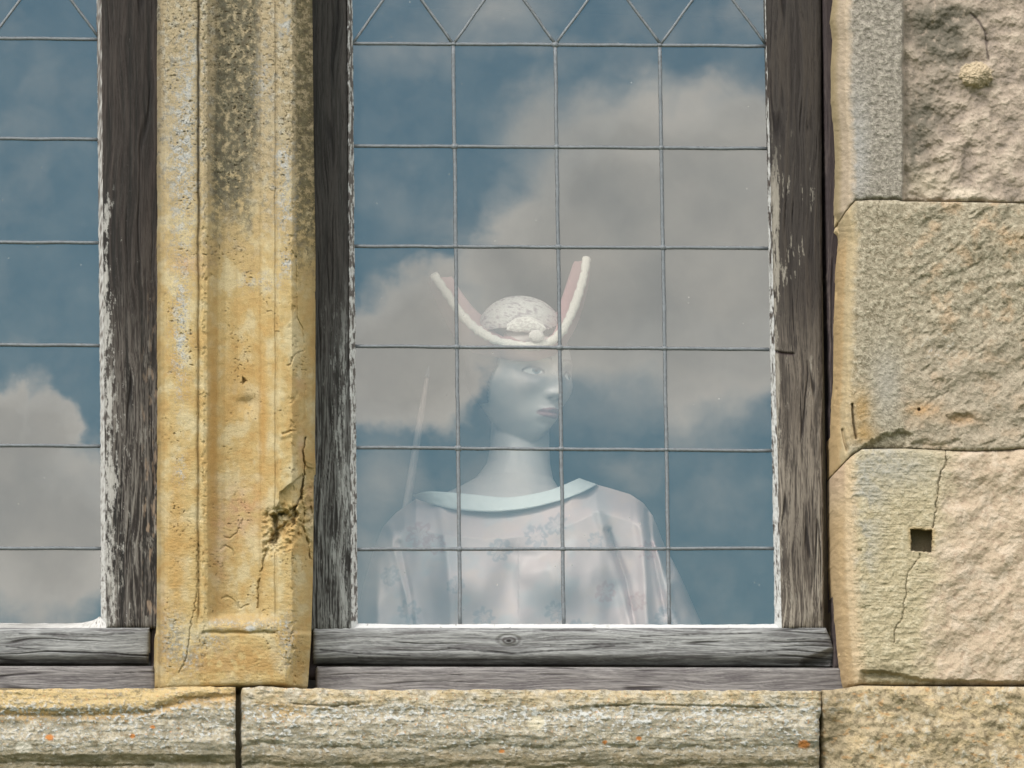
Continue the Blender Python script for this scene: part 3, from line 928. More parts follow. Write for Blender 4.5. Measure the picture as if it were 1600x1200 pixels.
    h -= crack([(347, 936), (356, 932), (366, 938), (374, 950), (382, 948), (388, 944)], 1.3, 2.6, 3)
    h -= crack([(442, 678), (452, 674), (462, 673)], 1.5, 4, 2)
    h -= crack([(330, 430), (322, 437)], 2.0, 3, 2)
    h += 2.0 * sm(6, 0, segdist(U, V, [(440, 682), (455, 678), (462, 680)]))
    # nail hole and a shallow dent
    h -= 9.0 * sm(1.0, -1.5, polysdf(U, V, [(379, 589), (386, 595), (379, 601)]))
    h -= 5.0 * np.exp(-(((U - 386) / 13) ** 2 + ((V - 632) / 11) ** 2)) * (1 + .8 * sm(638, 625, V))
    h += 1.5 * np.exp(-(((U - 396) / 12) ** 2 + ((V - 655) / 9) ** 2))
    # ragged foot
    h -= 5 * np.exp(-np.maximum(V[-1:] - V, 0) / 3.0)
    # colour
    n1 = fbm(U / 34, V / 46, 4, 351); n2 = fbm(U / 12, V / 14, 4, 353); n3 = grain(U, V, 355, 3.2)
    t = solid(U, C(214, 184, 118))
    t = mixc(t, C(226, 208, 160), sm(-.1, .5, n1 + .3 * n2) * .8)
    t = mixc(t, C(208, 162, 82), sm(.0, .5, -n1 + .35 * n2) * .5 * sm(280, 560, V))
    band = blob(U, V, 333, 700, 8, 200) + blob(U, V, 411, 660, 6, 120) + .8 * blob(U, V, 275, 860, 16, 110) + .6 * blob(U, V, 370, 600, 30, 60)
    t = mixc(t, C(206, 156, 72), band * .7)
    t = mixc(t, C(196, 152, 82), blob(U, V, 360, 1035, 90, 26) * sm(-.2, .3, n2 + .2) * .8)
    pink = blob(U, V, 292, 412, 24, 16) + blob(U, V, 375, 800, 30, 40) + .7 * blob(U, V, 345, 860, 12, 60) + .7 * blob(U, V, 470, 600, 10, 12) + .8 * blob(U, V, 470, 700, 5, 24) + .8 * blob(U, V, 485, 780, 8, 22) + .4 * blob(U, V, 255, 940, 6, 40)
    t = mixc(t, C(214, 164, 126), pink * (.45 + .5 * n2))
    upper = sm(470, 180, V + 60 * n1)
    t = mixc(t, C(188, 172, 140), upper * .8)
    t = mixc(t, C(205, 198, 178), upper * sm(.05, .4, n2) * .7)
    # grey-black growth in the hollow, tailing off downwards
    hol = sm(332, 346, U) * sm(412, 396, U) * sm(370, 250, V + 50 * n2 + 1.2 * np.abs(U - 352)) + .9 * blob(U, V, 338, 250, 9, 130) + .8 * blob(U, V, 370, 290, 22, 50) + .5 * blob(U, V, 385, 340, 12, 24)
    t = mixc(t, C(112, 108, 88), np.clip(hol, 0, 1) * sm(-.45, .15, n3 * .8 + n2 * .9 + .12) * .92)
    t = mixc(t, C(66, 66, 62), np.clip(hol, 0, 1) * sm(.12, .42, n3 * .7 + n2 * .5) * .8)
    side = sm(458, 466, U) * sm(470, 330, V + 40 * n2)
    t = mixc(t, C(120, 110, 72), side * sm(-.4, .2, n3 + n2 + .1) * .85)
    t = mixc(t, C(84, 80, 62), side * sm(.1, .4, n3) * .7)
    # speckle
    spk = sm(.06, .40, n3 + .35 * n2) * (upper * .85 + .12)
    t = mixc(t, C(120, 108, 84), spk * .8)
    # pale lichen
    lb = blob(U, V, 285, 250, 26, 150) + blob(U, V, 282, 520, 16, 110) + .8 * blob(U, V, 282, 735, 10, 30) + .9 * blob(U, V, 447, 410, 12, 20) + .9 * blob(U, V, 442, 240, 16, 26) + blob(U, V, 445, 42, 12, 18) \
        + .7 * blob(U, V, 410, 440, 40, 16) + .9 * blob(U, V, 445, 320, 18, 60) + .7 * blob(U, V, 410, 130, 18, 50) + .5 * blob(U, V, 300, 100, 20, 80)
    t = mixc(t, C(204, 206, 204), sm(.28, .62, n3 * .9 + .5 * n2 + .42 * lb) * np.clip(lb, 0, 1) * .85)
    t = mixc(t, C(150, 152, 152), sm(.25, .5, fbm(U / 3.2, V / 2.6, 3, 361) + .15 * lb) * np.clip(lb, 0, 1) * .85)
    t = mixc(t, C(226, 226, 222), .9 * sm(.55, .85, blob(U, V, 391, 982, 14, 7) + .25 * n3))
    gl_ = blob(U, V, 270, 1000, 20, 40) + .8 * blob(U, V, 350, 974, 30, 7) + .9 * blob(U, V, 410, 975, 30, 9) + .9 * blob(U, V, 448, 1000, 14, 40) + .8 * blob(U, V, 330, 1000, 26, 14) + .8 * blob(U, V, 300, 1030, 16, 20)
    t = mixc(t, C(150, 148, 136), np.clip(gl_, 0, 1) * sm(-.35, .2, n3 + .5 * n2) * .8)
    t = mixc(t, C(196, 200, 198), np.clip(gl_, 0, 1) * sm(.15, .45, fbm(U / 5, V / 5, 3, 363)) * .8)
    # darker along the upper quirk and in the pits
    t = mixc(t, C(92, 82, 62), np.exp(-((uu - 310) / 2.0) ** 2) * sm(480, 260, V) * .7)
    t = mixc(t, C(120, 98, 62), pits * .5)
    relief('carved_stone', U, V, h, M_STONE, t_, t, 0.0, 0.12)

build_mullion()

# ------------------------------------------------------------------ stone wall round the windows
wall = empty('stone_wall', P(1450, 1500, 0.1), 'rough tooled sandstone wall of big squared blocks, right of and below the windows', 'wall')

J1 = curve([(1298, 360), (1308, 353), (1322, 330), (1336, 313), (1360, 311.5), (1400, 311.5), (1412, 314), (1500, 315), (1600, 317), (1800, 319)])
J2 = curve([(1298, 745), (1306, 737), (1330, 712), (1347, 701), (1416, 700), (1472, 703), (1522, 705), (1600, 701), (1800, 700)])
J3 = curve([(1298, 1076), (1345, 1069), (1396, 1070), (1600, 1071), (1800, 1073)])
WL_ = curve([(-400, 1302), (0, 1303), (31, 1299), (62, 1303), (103, 1300), (156, 1301), (203, 1305), (250, 1307), (331, 1305), (353, 1310), (375, 1312), (422, 1308), (500, 1305), (594, 1304),
             (656, 1300), (744, 1300), (900, 1302), (1012, 1310), (1076, 1317)])
RE = 1800

def jamb_profile(d, U):
    return np.interp(d, [0, 3, 9, 20, 30, 42], [-82, -62, -38, -13, -3.5, 0])

def edge_drop(U, V, seed, amt=4.0, w=2.2, sides='tb'):
    e = np.full(U.shape, 1e3)
    if 't' in sides: e = np.minimum(e, V - V[:1])
    if 'b' in sides: e = np.minimum(e, V[-1:] - V)
    if 'l' in sides: e = np.minimum(e, U - U[:, :1])
    if 'r' in sides: e = np.minimum(e, U[:, -1:] - U)
    e = np.maximum(e + 1.6 * fbm(U / 10, V / 10, 3, seed), 0)
    return -amt * np.exp(-e / w)

def stone_base_noise(U, V, seed):
    return fbm(U / 34, V / 34, 4, seed), fbm(U / 12, V / 12, 4, seed + 1, .6), grain(U, V, seed + 2)

def build_block_a():
    us = axis(1300, RE, 0, 1605, 1.05, 12); vs = axis(-260, 312, -8, 1210, 1.05, 12)
    U, V = warp_grid(us, vs, WL_, None, None, lambda u: J1(u) - 0.8)
    n1, n2, n3 = stone_base_noise(U, V, 401)
    d = U - WL_(V)
    h = jamb_profile(d + 1.5 * n1 + .8 * n2, U) + .5 * n3 + .8 * n2
    step_u = 1411 + 2.5 * fbm(V / 40, U * 0, 3, 405)
    st = sm(step_u - 2.5, step_u + 3, U)
    back = -15 + 12 * sm(1415, 1540, U + 30 * n1) + 6 * n1
    h = h + st * back
    h += (1 - st) * (1.1 * n3 + .5 * n2) * sm(15, 40, d)
    h += st * (3.2 * fbm(U / 40, V / 30, 4, 411, .42) + .8 * n2 + .7 * n3)
    h += st * .7 * ridged((U + V * .6) / 46, (V - U * .3) / 60, 3, 413)
    # the pale lump of mortar
    q = np.hypot((U - 1525) / 27, (V - 117) / 21) + .25 * n2
    h += 17 * np.sqrt(np.clip(1 - q ** 2, 0, 1)) + 4 * n3 * (q < 1)
    h += 5 * blob(U, V, 1505, 303, 26, 10)
    h += edge_drop(U, V, 415, 5, 2.4, 'b')
    cr = segdist(U + 3 * n2, V + 3 * n2, [(1518, 22), (1532, 36), (1540, 52), (1544, 92)])
    h -= 3 * np.exp(-(cr / 1.5) ** 2)
    h -= 4 * blob(U, V, 1432, 305, 10, 7)
    t = solid(U, C(160, 156, 146))
    t = mixc(t, C(196, 192, 180), sm(-.1, .45, n3 + .3 * n2) * .8)
    t = mixc(t, C(120, 116, 106), sm(.05, .5, -n3 + .2 * n2) * .7)
    t = mixc(t, C(178, 182, 184), blob(U, V, 1340, 240, 18, 100) * .6)
    r = st
    tr = solid(U, C(186, 172, 156))
    tr = mixc(tr, C(212, 198, 180), sm(-.1, .5, n1 + .4 * n2) * .8)
    tr = mixc(tr, C(150, 140, 130), sm(.05, .5, -n1 + .5 * n3) * .6)
    stain_shade = blob(U, V, 1440, 180, 34, 60) + .8 * blob(U, V, 1428, 250, 14, 40) + blob(U, V, 1460, 50, 50, 40) + .7 * blob(U, V, 1490, 90, 40, 40) + .7 * blob(U, V, 1480, 20, 80, 20)
    tr = mixc(tr, C(112, 110, 98), np.clip(stain_shade, 0, 1) * sm(-.7, .1, n2 + .3 * n3 + .1) * .9)  # dark green stain, with recess shade beside the step painted in
    tr = mixc(tr, C(206, 196, 172), blob(U, V, 1450, 290, 34, 26) * .7)
    tr = mixc(tr, C(226, 214, 194), np.clip(blob(U, V, 1505, 303, 22, 9) * 1.4, 0, 1))
    tr = mixc(tr, C(208, 192, 160), sm(1.05, .9, q))
    tr = mixc(tr, C(110, 100, 96), np.exp(-(cr / 1.8) ** 2) * .8)
    t = t * (1 - r[..., None]) + tr * r[..., None]
    rev = sm(34, 20, d + 5 * n2)
    t = mixc(t, C(206, 190, 166), rev)
    t = mixc(t, C(196, 178, 132), sm(12, 2, d) * .8)
    o = relief('stone_block', U, V, h, M_STONE, wall, t, 0.0, 0.14, (1.06, 1.01, .97))
    o['label'] = 'top right jamb block, grey margin and dark stained and shade-toned rough face with a pale lump on it'

def build_block_b():
    us = axis(1300, RE, 0, 1605, 1.05, 12); vs = axis(312, 700, -8, 1210, 1.05, 12)
    U, V = warp_grid(us, vs, WL_, None, lambda u: J1(u) + 0.8, lambda u: J2(u) - 0.8)
    n1, n2, n3 = stone_base_noise(U, V, 421)
    d = U - WL_(V)
    h = jamb_profile(d + 1.5 * n1 + .8 * n2, U) + .5 * n3 + .8 * n2
    rg = sm(1395, 1450, U + 12 * n1)
    a = (U * .82 - V * .57); b = (U * .57 + V * .82)      # tooling runs diagonally
    h += rg * (2.2 * ridged(b / 34 + .5 * n1, a / 80, 2, 431) + 7.5 * fbm(b / 50, a / 74, 4, 433, .42) + .9 * n2 + .9 * n3)
    h += (1 - rg) * (1.0 * n3 + .45 * n2) * sm(15, 40, d)
    h += edge_drop(U, V, 435, 5, 2.6, 'tb')
    h -= 3 * sm(.25, .7, fbm(a / 40, b / 20, 3, 437)) * rg
    # bitten lower left corner
    bite = polysdf(U + 4 * n2, V + 4 * n2, [(1345, 705), (1362, 688), (1385, 680), (1410, 672), (1425, 680), (1410, 706)])
    h -= 11 * sm(4, -5, bite)
    h -= 7 * sm(6, -3, polysdf(U + 4 * n2, V + 4 * n2, [(1480, 652), (1510, 648), (1522, 655), (1500, 662), (1484, 662)]))
    h -= 5 * np.exp(-(segdist(U + 4 * n2, V + 3 * n2, [(1500, 690), (1470, 697), (1420, 694)]) / 4) ** 2)
    for pts, w, dp in (([(1307, 608), (1306, 620), (1304, 632)], 1.2, 8), ([(1332, 632), (1333, 655), (1338, 685)], 1.6, 11), ([(1317, 672), (1320, 692), (1324, 703)], 2.2, 12)):
        h -= dp * np.exp(-(segdist(U + n2, V, pts) / w) ** 2)
    h -= 10 * sm(3.5, 1.0, np.hypot(U - 1436, V - 640))
    t = solid(U, C(170, 162, 140))
    t = mixc(t, C(204, 198, 176), sm(-.1, .45, n3 + .4 * n2) * .85)
    t = mixc(t, C(122, 114, 92), sm(.08, .5, -n3 + .4 * n1) * .75)
    t = mixc(t, C(206, 180, 146), rg * sm(.0, .5, n1 + .3 * n2) * .6)
    t = mixc(t, C(190, 178, 160), rg * sm(450, 620, V) * .5)
    t = mixc(t, C(206, 160, 96), np.clip(blob(U, V, 1440, 640, 26, 12) + .7 * blob(U, V, 1500, 655, 30, 9) + .5 * blob(U, V, 1590, 375, 30, 14), 0, 1) * (.6 + .4 * n2))
    t = mixc(t, C(184, 184, 178), blob(U, V, 1385, 600, 26, 60) * .6)
    t = mixc(t, C(204, 206, 206), sm(.32, .5, n3) * blob(U, V, 1470, 545, 30, 20))
    rev = sm(36, 18, d + 5 * n2)
    t = mixc(t, C(208, 190, 150), rev)
    t = mixc(t, C(208, 178, 126), sm(16, 10, d + 3 * n2) * sm(350, 400, V) * .85)
    t = mixc(t, C(196, 160, 92), blob(U, V, 1346, 640, 16, 34) * .7 + blob(U, V, 1350, 680, 22, 14) * .6)
    o = relief('stone_block', U, V, h, M_STONE, wall, t, 0.0, 0.14, (1.06, 1.01, .96))
    o['label'] = 'middle right jamb block, buff with diagonal tooling and no square hole'

def build_block_c():
    us = axis(1300, RE, 0, 1605, 1.05, 12); vs = axis(702, 1070, -8, 1210, 1.05, 12)
    U, V = warp_grid(us, vs, WL_, None, lambda u: J2(u) + 0.8, lambda u: J3(u) - 1.2)
    n1, n2, n3 = stone_base_noise(U, V, 441)
    d = U - WL_(V)
    h = jamb_profile(d + 1.5 * n1 + .8 * n2, U) + .5 * n3 + .8 * n2
    rg = sm(1440, 1500, U + 20 * n1 + .10 * (V - 850))
    low = sm(960, 1040, V)
    a = (U * .80 - V * .60); b = (U * .60 + V * .80)
    w = rg
    h += w * (2.4 * ridged(b / 40 + .5 * n1, a / 100, 2, 451) + 8.5 * fbm(b / 48, a / 80, 4, 453, .4) + .8 * n2 + .6 * n3)
    lam = fbm(U / 40, V / 3.6, 4, 455)
    h += (1 - w) * (1.0 * lam * sm(-.3, .3, n1 + .1) + 1.0 * n3 + .9 * n2) * sm(12, 40, d)
    h += low * (1 - w) * 2.5 * fbm(U / 22, V / 12, 3, 457)
    h += edge_drop(U, V, 459, 6, 2.4, 'tb')
    h -= 2.5 * np.exp(-(segdist(U + 5 * n2, V + 4 * n2, [(1345, 950), (1360, 948)]) / 2) ** 2)
    # undercut foot
    ft = curve([(1298, 1080), (1345, 1046), (1400, 1050), (1440, 1060), (1500, 1062), (1600, 1064), (1800, 1066)])(U)
    h -= 12 * sm(ft - 1, ft + 6, V + 3 * n2) * sm(1340, 1352, U)
    # square mortice hole
    sq = polysdf(U + 2.2 * n2, V + 2.2 * n2, [(1423, 827), (1456, 829), (1455, 863), (1424, 861)])
    h -= 85 * sm(1.2, -3.0, sq)
    h -= 3 * sm(7, 0, polysdf(U + 2 * n2, V + 2 * n2, [(1428, 850), (1456, 850), (1450, 872), (1430, 872)]))
    for pts, wd, dp in (([(1478, 704), (1479, 720), (1471, 740), (1466, 755), (1465, 775), (1462, 800), (1459, 826)], 1.15, 7),
                        ([(1438, 866), (1430, 880), (1421, 890), (1417, 905), (1416, 925), (1412, 945), (1410, 965), (1398, 985), (1397, 1005)], 1.0, 6),
                        ([(1341, 860), (1346, 861)], 1.8, 7)):
        h -= dp * np.exp(-(segdist(U + 3.5 * n2, V + 3.5 * n2, pts) / wd) ** 2) * (.75 + .6 * n2)
    t = solid(U, C(202, 190, 156))
    t = mixc(t, C(222, 212, 182), sm(-.1, .5, n2 + .4 * lam) * .8)
    t = mixc(t, C(160, 150, 120), sm(.1, .55, -lam + .3 * n3) * .55)
    blue = sm(-.2, .4, n1 + .2) * sm(1400, 1350, U + .15 * (V - 800)) * sm(960, 880, V) + .9 * blob(U, V, 1400, 730, 70, 34)
    t = mixc(t, C(176, 180, 178), np.clip(blue, 0, 1) * (.6 + .4 * n3))
    t = mixc(t, C(212, 192, 168), w * .9)
    t = mixc(t, C(224, 208, 188), w * sm(-.1, .4, n1 + .4 * n2) * .7)
    t = mixc(t, C(180, 156, 134), w * sm(.1, .5, -n2 + .3 * n3) * .5)
    t = mixc(t, C(152, 142, 112), blob(U, V, 1380, 1050, 50, 14) * .8)
    t = mixc(t, C(200, 170, 110), .6 * sm(8, 0, sq) * sm(870, 840, V))
    t = mixc(t, C(44, 33, 28), sm(0.5, -2, sq))  # shade inside the hole, painted dark
    rev = sm(46, 26, d + 6 * n2)
    t = mixc(t, C(218, 196, 160), rev)
    t = mixc(t, C(209, 180, 132), sm(24, 14, d + 5 * n2 - 10 * sm(900, 1000, V) * 0) * sm(760, 830, V) * .8)
    t = mixc(t, C(216, 188, 160), sm(26, 14, d) * sm(800, 730, V) * .8)
    o = relief('stone_block', U, V, h, M_STONE, wall, t, 0.0, 0.14, (1.04, 1.0, .95))
    o['label'] = 'lower right jamb block with a square hole, a crack running through it'

def build_block_d():
    us = axis(1284, RE, 0, 1605, 1.05, 12); vs = axis(1073, 1330, -8, 1206, 1.05, 12)
    U, V = warp_grid(us, vs, lambda v: 1284 + 2 * fbm(v / 20, v * 0, 2, 3), None, lambda u: J3(u) + 2.2)
    n1, n2, n3 = stone_base_noise(U, V, 461)
    h = 6 + 9 * fbm(U / 60, V / 45, 3, 463) + 2.4 * ridged((U * .7 + V * .7) / 36, (U * .7 - V * .7) / 50, 3, 465) + 1.6 * n2 + 1.5 * n3
    h -= 10 * sm(1320, 1286, U) * sm(1105, 1130, V)
    h -= 7 * np.exp(-((V - 1078) / 6) ** 2) * 0
    h += edge_drop(U, V, 467, 10, 4, 'tl')
    t = solid(U, C(190, 176, 142))
    t = mixc(t, C(212, 192, 148), sm(-.1, .5, n1 + .4 * n2) * .8)
    t = mixc(t, C(134, 122, 96), sm(.0, .45, -n2 + .4 * n3) * .75)
    t = mixc(t, C(198, 196, 182), sm(.05, .4, n2 + .5 * n3) * sm(-.1, .3, fbm(U / 50, V / 40, 2, 469)) * .8)
    t = mixc(t, C(206, 160, 96), sm(.34, .6, fbm(U / 18, V / 11, 3, 471)) * .6)
    t = mixc(t, C(96, 88, 64), blob(U, V, 1300, 1130, 24, 60) * .5)
    o = relief('stone_block', U, V, h, M_STONE, wall, t, 0.0, 0.14, (1.14, 1.08, 1.04))
    o['label'] = 'rough lichen-spotted block at the bottom right corner'

build_block_a(); build_block_b(); build_block_c(); build_block_d()

def coarse_block(u0, u1, v0, v1, seed, fine=9):
    us = np.linspace(u0, u1, max(4, int((u1 - u0) / fine))); vs = np.linspace(v0, v1, max(4, int((v1 - v0) / fine)))
    U, V = np.meshgrid(us, vs)
    n1, n2, n3 = stone_base_noise(U, V, seed)
    h = 5 * fbm(U / 70, V / 60, 4, seed + 5) + 3 * n2
    e = np.minimum(np.minimum(U - u0, u1 - U), np.minimum(V - v0, v1 - V))
    h -= 8 * np.exp(-e / 8)
    t = solid(U, C(186, 170, 130)); t = mixc(t, C(206, 196, 166), sm(-.1, .5, n1)); t = mixc(t, C(120, 110, 88), sm(0, .5, -n2) * .6)
    relief('stone_block', U, V, h, M_STONE, wall, t, 0.0, 0.14)
rs = 500
for (u0, u1, v0, v1) in [(RE + 3, 2300, -260, 160), (RE + 3, 2300, 164, 560), (RE + 3, 2300, 564, 1070), (RE + 3, 2300, 1074, 1330),
                         (1304, 2300, -560, -264), (380, 1300, -640, WIN_TOP - 58), (-600, 376, -640, WIN_TOP - 58), (-1100, -604, -640, -200),
                         (-1100, WL - 20, -196, 200), (-1100, WL - 20, 204, 620), (-1100, WL - 20, 624, 1076), (-1100, WL - 20, 1080, 1330),
                         (-1100, -300, 1334, 1640), (-296, 500, 1334, 1640), (504, 1200, 1334, 1640), (1204, 2300, 1334, 1640),
                         (-1100, 300, 1644, 2200), (304, 1400, 1644, 2200), (1404, 2300, 1644, 2200)]:
    coarse_block(u0, u1, v0, v1, rs, 12); rs += 10

def core():
    # the mass of the wall behind the facing blocks, with the window opening left free
    def bx(u0, u1, v0, v1, y0=0.035, y1=0.42):
        a = P(u0, v1, y0); b = P(u1, v0, y0)
        return a[0], b[0], y0, y1, a[2], b[2]
    VV, FF = [], []
    for bb in (bx(1345, 2300, -700, 2300), bx(-1200, WL - 10, -700, 2300), bx(WL - 10, 1345, -700, WIN_TOP - 40)):
        x0, x1, y0, y1, z0, z1 = bb
        n = len(VV)
        VV += [(x, y, z) for x in (x0, x1) for y in (y0, y1) for z in (z0, z1)]
        FF += [tuple(i + n for i in f) for f in [(0, 1, 3, 2), (4, 6, 7, 5), (0, 4, 5, 1), (2, 3, 7, 6), (0, 2, 6, 4), (1, 5, 7, 3)]]
    a = P(WL - 10, 2300, 0.035); b = P(1345, 1112, 0.035)
    n = len(VV)
    VV += [(x, y, z) for x in (a[0], b[0]) for y in (0.035, 0.42) for z in (-3.6, b[2])]
    FF += [tuple(i + n for i in f) for f in [(0, 1, 3, 2), (4, 6, 7, 5), (0, 4, 5, 1), (2, 3, 7, 6), (0, 2, 6, 4), (1, 5, 7, 3)]]
    # behind the wood, closing the joints to the jamb and the mullion
    for (u0, u1, yy) in ((1296, 1346, 0.135), (246, 482, 0.13), (WL - 12, WL + 10, 0.13)):
        a = P(u0, 1095, yy); b = P(u1, WIN_TOP - 60, yy)
        n = len(VV)
        VV += [(x, y, z) for x in (a[0], b[0]) for y in (yy, 0.36) for z in (a[2], b[2])]
        FF += [tuple(i + n for i in f) for f in [(0, 1, 3, 2), (4, 6, 7, 5), (0, 4, 5, 1), (2, 3, 7, 6), (0, 2, 6, 4), (1, 5, 7, 3)]]
    mesh('mortar', VV, FF, M_STONE, wall, tint=np.ones((len(VV), 3)) * C(150, 136, 108), smooth=False)
core()

# ------------------------------------------------------------------ moulded stone sill
sill = empty('stone_sill', P(640, 1210, 0.06), 'moulded sandstone sill crusted with white and orange lichen, running under both windows', 'sill')

def sill_stone(u0, u1, left, right, seed, isleft, label, top):
    us = axis(u0, u1, 0 - 5, 1605, 1.05, 8); vs = axis(1076, 1330, 0, 1206, 1.0, 8)
    U, V = warp_grid(us, vs, left, right, lambda u: top(u) + 2.2 * fbm(u / 26, u * 0 + 3.3, 4, seed + 31) - .5)
    n1, n2, n3 = stone_base_noise(U, V, seed)
    k = fbm(U / 90, V * 0, 3, seed + 9)
    vv = V + 8 * k + 3.0 * n1 + 1.6 * n2
    if isleft:
        lv = np.interp(U, [-600, 0, 120, 230, 300, 370], [0, 0, 2, -3, -24, -30])
        h = np.interp(vv, [1070, 1076, 1082, 1092, 1112, 1124, 1132, 1144, 1158, 1178, 1187, 1192, 1204, 1330],
                      [-2, 4, 9, 11, 14, 13, 13, 17, 21, 19, 11, 6, 8, 4])
        curved = V - lv
        h += 4.0 * sm(1112, 1104, curved) * sm(1080, 1104, curved) - 4.5 * np.exp(-((curved - 1117) / 4.5) ** 2)
    else:
        h = np.interp(vv, [1070, 1076, 1082, 1090, 1102, 1108, 1113, 1118, 1128, 1145, 1158, 1164, 1168, 1174, 1184, 1192, 1198, 1206, 1330],
                      [-2, 4, 9, 11, 12, 10.5, 10.5, 12.5, 16, 18, 17, 14.5, 12, 13.5, 13, 10, 5, 6, 5])
    h += 2.8 * fbm(U / 60, V / 16, 4, seed + 11) + .7 * fbm(U / 70, V / 6, 3, seed + 12) + 1.0 * n2 + 1.0 * n3
    crust = sm(.12, .4, fbm(U / 8, V / 6.5, 4, seed + 13) + .22 * np.exp(-((V - 1112) / 18) ** 2) - .12 + .30 * fbm(U / 60, V / 30, 2, seed + 14))
    h += 1.2 * crust
    e = np.minimum(U - U[:, :1], U[:, -1:] - U)
    h -= 9 * np.exp(-np.maximum(e + 2 * n2, 0) / 4)
    for pts, w, dp in (([(460, 1100), (520, 1104), (560, 1100)], 1.5, 4), ([(930, 1104), (1000, 1101), (1100, 1103), (1200, 1106)], 1.6, 4), ([(60, 1196), (160, 1197), (240, 1196)], 2, 5)):
        h -= dp * np.exp(-(segdist(U + 3 * n2, V + 2 * n2, pts) / w) ** 2)
    t = solid(U, C(186, 178, 155))
    t = mixc(t, C(212, 206, 190), sm(-.1, .45, n2 + .4 * n3) * .8)
    t = mixc(t, C(134, 120, 92), sm(.05, .5, -n2 + .3 * n1 + .3 * n3) * .7)
    yel = sm(1118, 1092, V + 8 * n1) * (sm(.0, .4, n1 + .3) if not isleft else 1)
    t = mixc(t, C(210, 186, 134), yel * (.75 if isleft else .5))
    if isleft:
        t = mixc(t, C(210, 184, 124), sm(1130, 1110, curved + 6 * n2) * .8)
        t = mixc(t, C(204, 166, 104), sm(1132, 1118, curved + 8 * n2) * sm(1104, 1114, curved) * .7)
    else:
        t = mixc(t, C(206, 168, 98), blob(U, V, 440, 1110, 40, 12) * .8)
    t = mixc(t, C(150, 132, 94), sm(1160, 1185, V + 8 * n2) * .55)
    t = mixc(t, C(136, 128, 104), sm(.1, .5, fbm(U / 70, V / 5, 3, seed + 12) * -1) * .4)
    t = mixc(t, C(142, 138, 118), sm(.0, .35, fbm(U / 70, V / 26, 3, seed + 21)) * sm(1098, 1112, V) * .65)
    t = mixc(t, C(112, 104, 82), sm(.15, .5, fbm(U / 16, V / 9, 4, seed + 23, .65)) * .6)
    # lichen crusts
    lw = sm(1092, 1110, V) * sm(1185, 1165, V) * .8 + .25
    t = mixc(t, C(200, 204, 202), crust * lw * .95)
    t = mixc(t, C(158, 162, 160), sm(.22, .42, fbm(U / 5, V / 4.4, 3, seed + 15)) * lw * .7)
    t = mixc(t, C(206, 150, 92), sm(.50, .62, fbm(U / 6, V / 5, 3, seed + 17) + .1 * n1) * sm(1180, 1140, V) * .7)
    for (cu, cv, r) in ((78, 1152, 5), (207, 1150, 3.5), (238, 1136, 3), (1256, 1163, 7), (998, 1154, 3.5), (784, 1174, 3.5), (945, 1160, 3)):
        t = mixc(t, C(200, 128, 50), sm(1.2, .6, np.hypot((U - cu) / (r * 1.4), (V - cv) / r) + .4 * n3))
    t = mixc(t, C(222, 218, 204), sm(1.1, .8, np.hypot((U - 37) / 14, (V - 1168) / 10) + .2 * n2) * .9)
    t = mixc(t, C(224, 216, 188), sm(1.1, .6, np.hypot((U - 838) / 15, (V - 1130) / 13) + .3 * n2) * .7)
    o = relief('sill_stone', U, V, h, M_STONE, sill, t, 0.0, 0.14, (1.13, 1.10, 1.07))
    o['label'] = label

sill_stone(-600, 368, None, lambda v: 368 + 1.5 * fbm(v / 15, v * 0, 2, 1), 601, True, 'shorter sill stone left of the wide joint, yellow on top with a curved ledge',
           curve([(-600, 1079), (0, 1078), (60, 1077), (240, 1077), (270, 1074), (370, 1074)]))
sill_stone(378, 1283, lambda v: 378 + 1.5 * fbm(v / 15, v * 0, 2, 2), lambda v: 1283 - 3 * sm(1110, 1125, v) + 1.0 * fbm(v / 15, v * 0, 2, 5), 631, False,
           'long sill stone under the wide window, crusted with pale lichen', curve([(378, 1076), (400, 1073), (480, 1076), (600, 1079), (800, 1078), (1283, 1080)]))

# ------------------------------------------------------------------ the mannequin behind the glass
MY = 0.48          # depth of the body's middle
mq_base = P(800, 1100, MY); mq_base[2] = FLOOR
mann = empty('mannequin', mq_base, 'pale female mannequin in flowered satin gown and horned headdress, looking right behind the glass', 'mannequin')

HEAD_C = P(812, 583, MY)
PSI = math.radians(35)
HR = np.array(Matrix.Rotation(PSI, 3, 'Z') @ Matrix.Rotation(math.radians(3), 3, 'X'))   # local -y is the face; turn towards +x

def head_local(v):   # world -> head
    return (v - HEAD_C) @ HR
def head_world(v):
    return v @ HR.T + HEAD_C

def g2(x, z, cx, cz, sx_, sz_): return np.exp(-((x - cx) / sx_) ** 2 - ((z - cz) / sz_) ** 2)

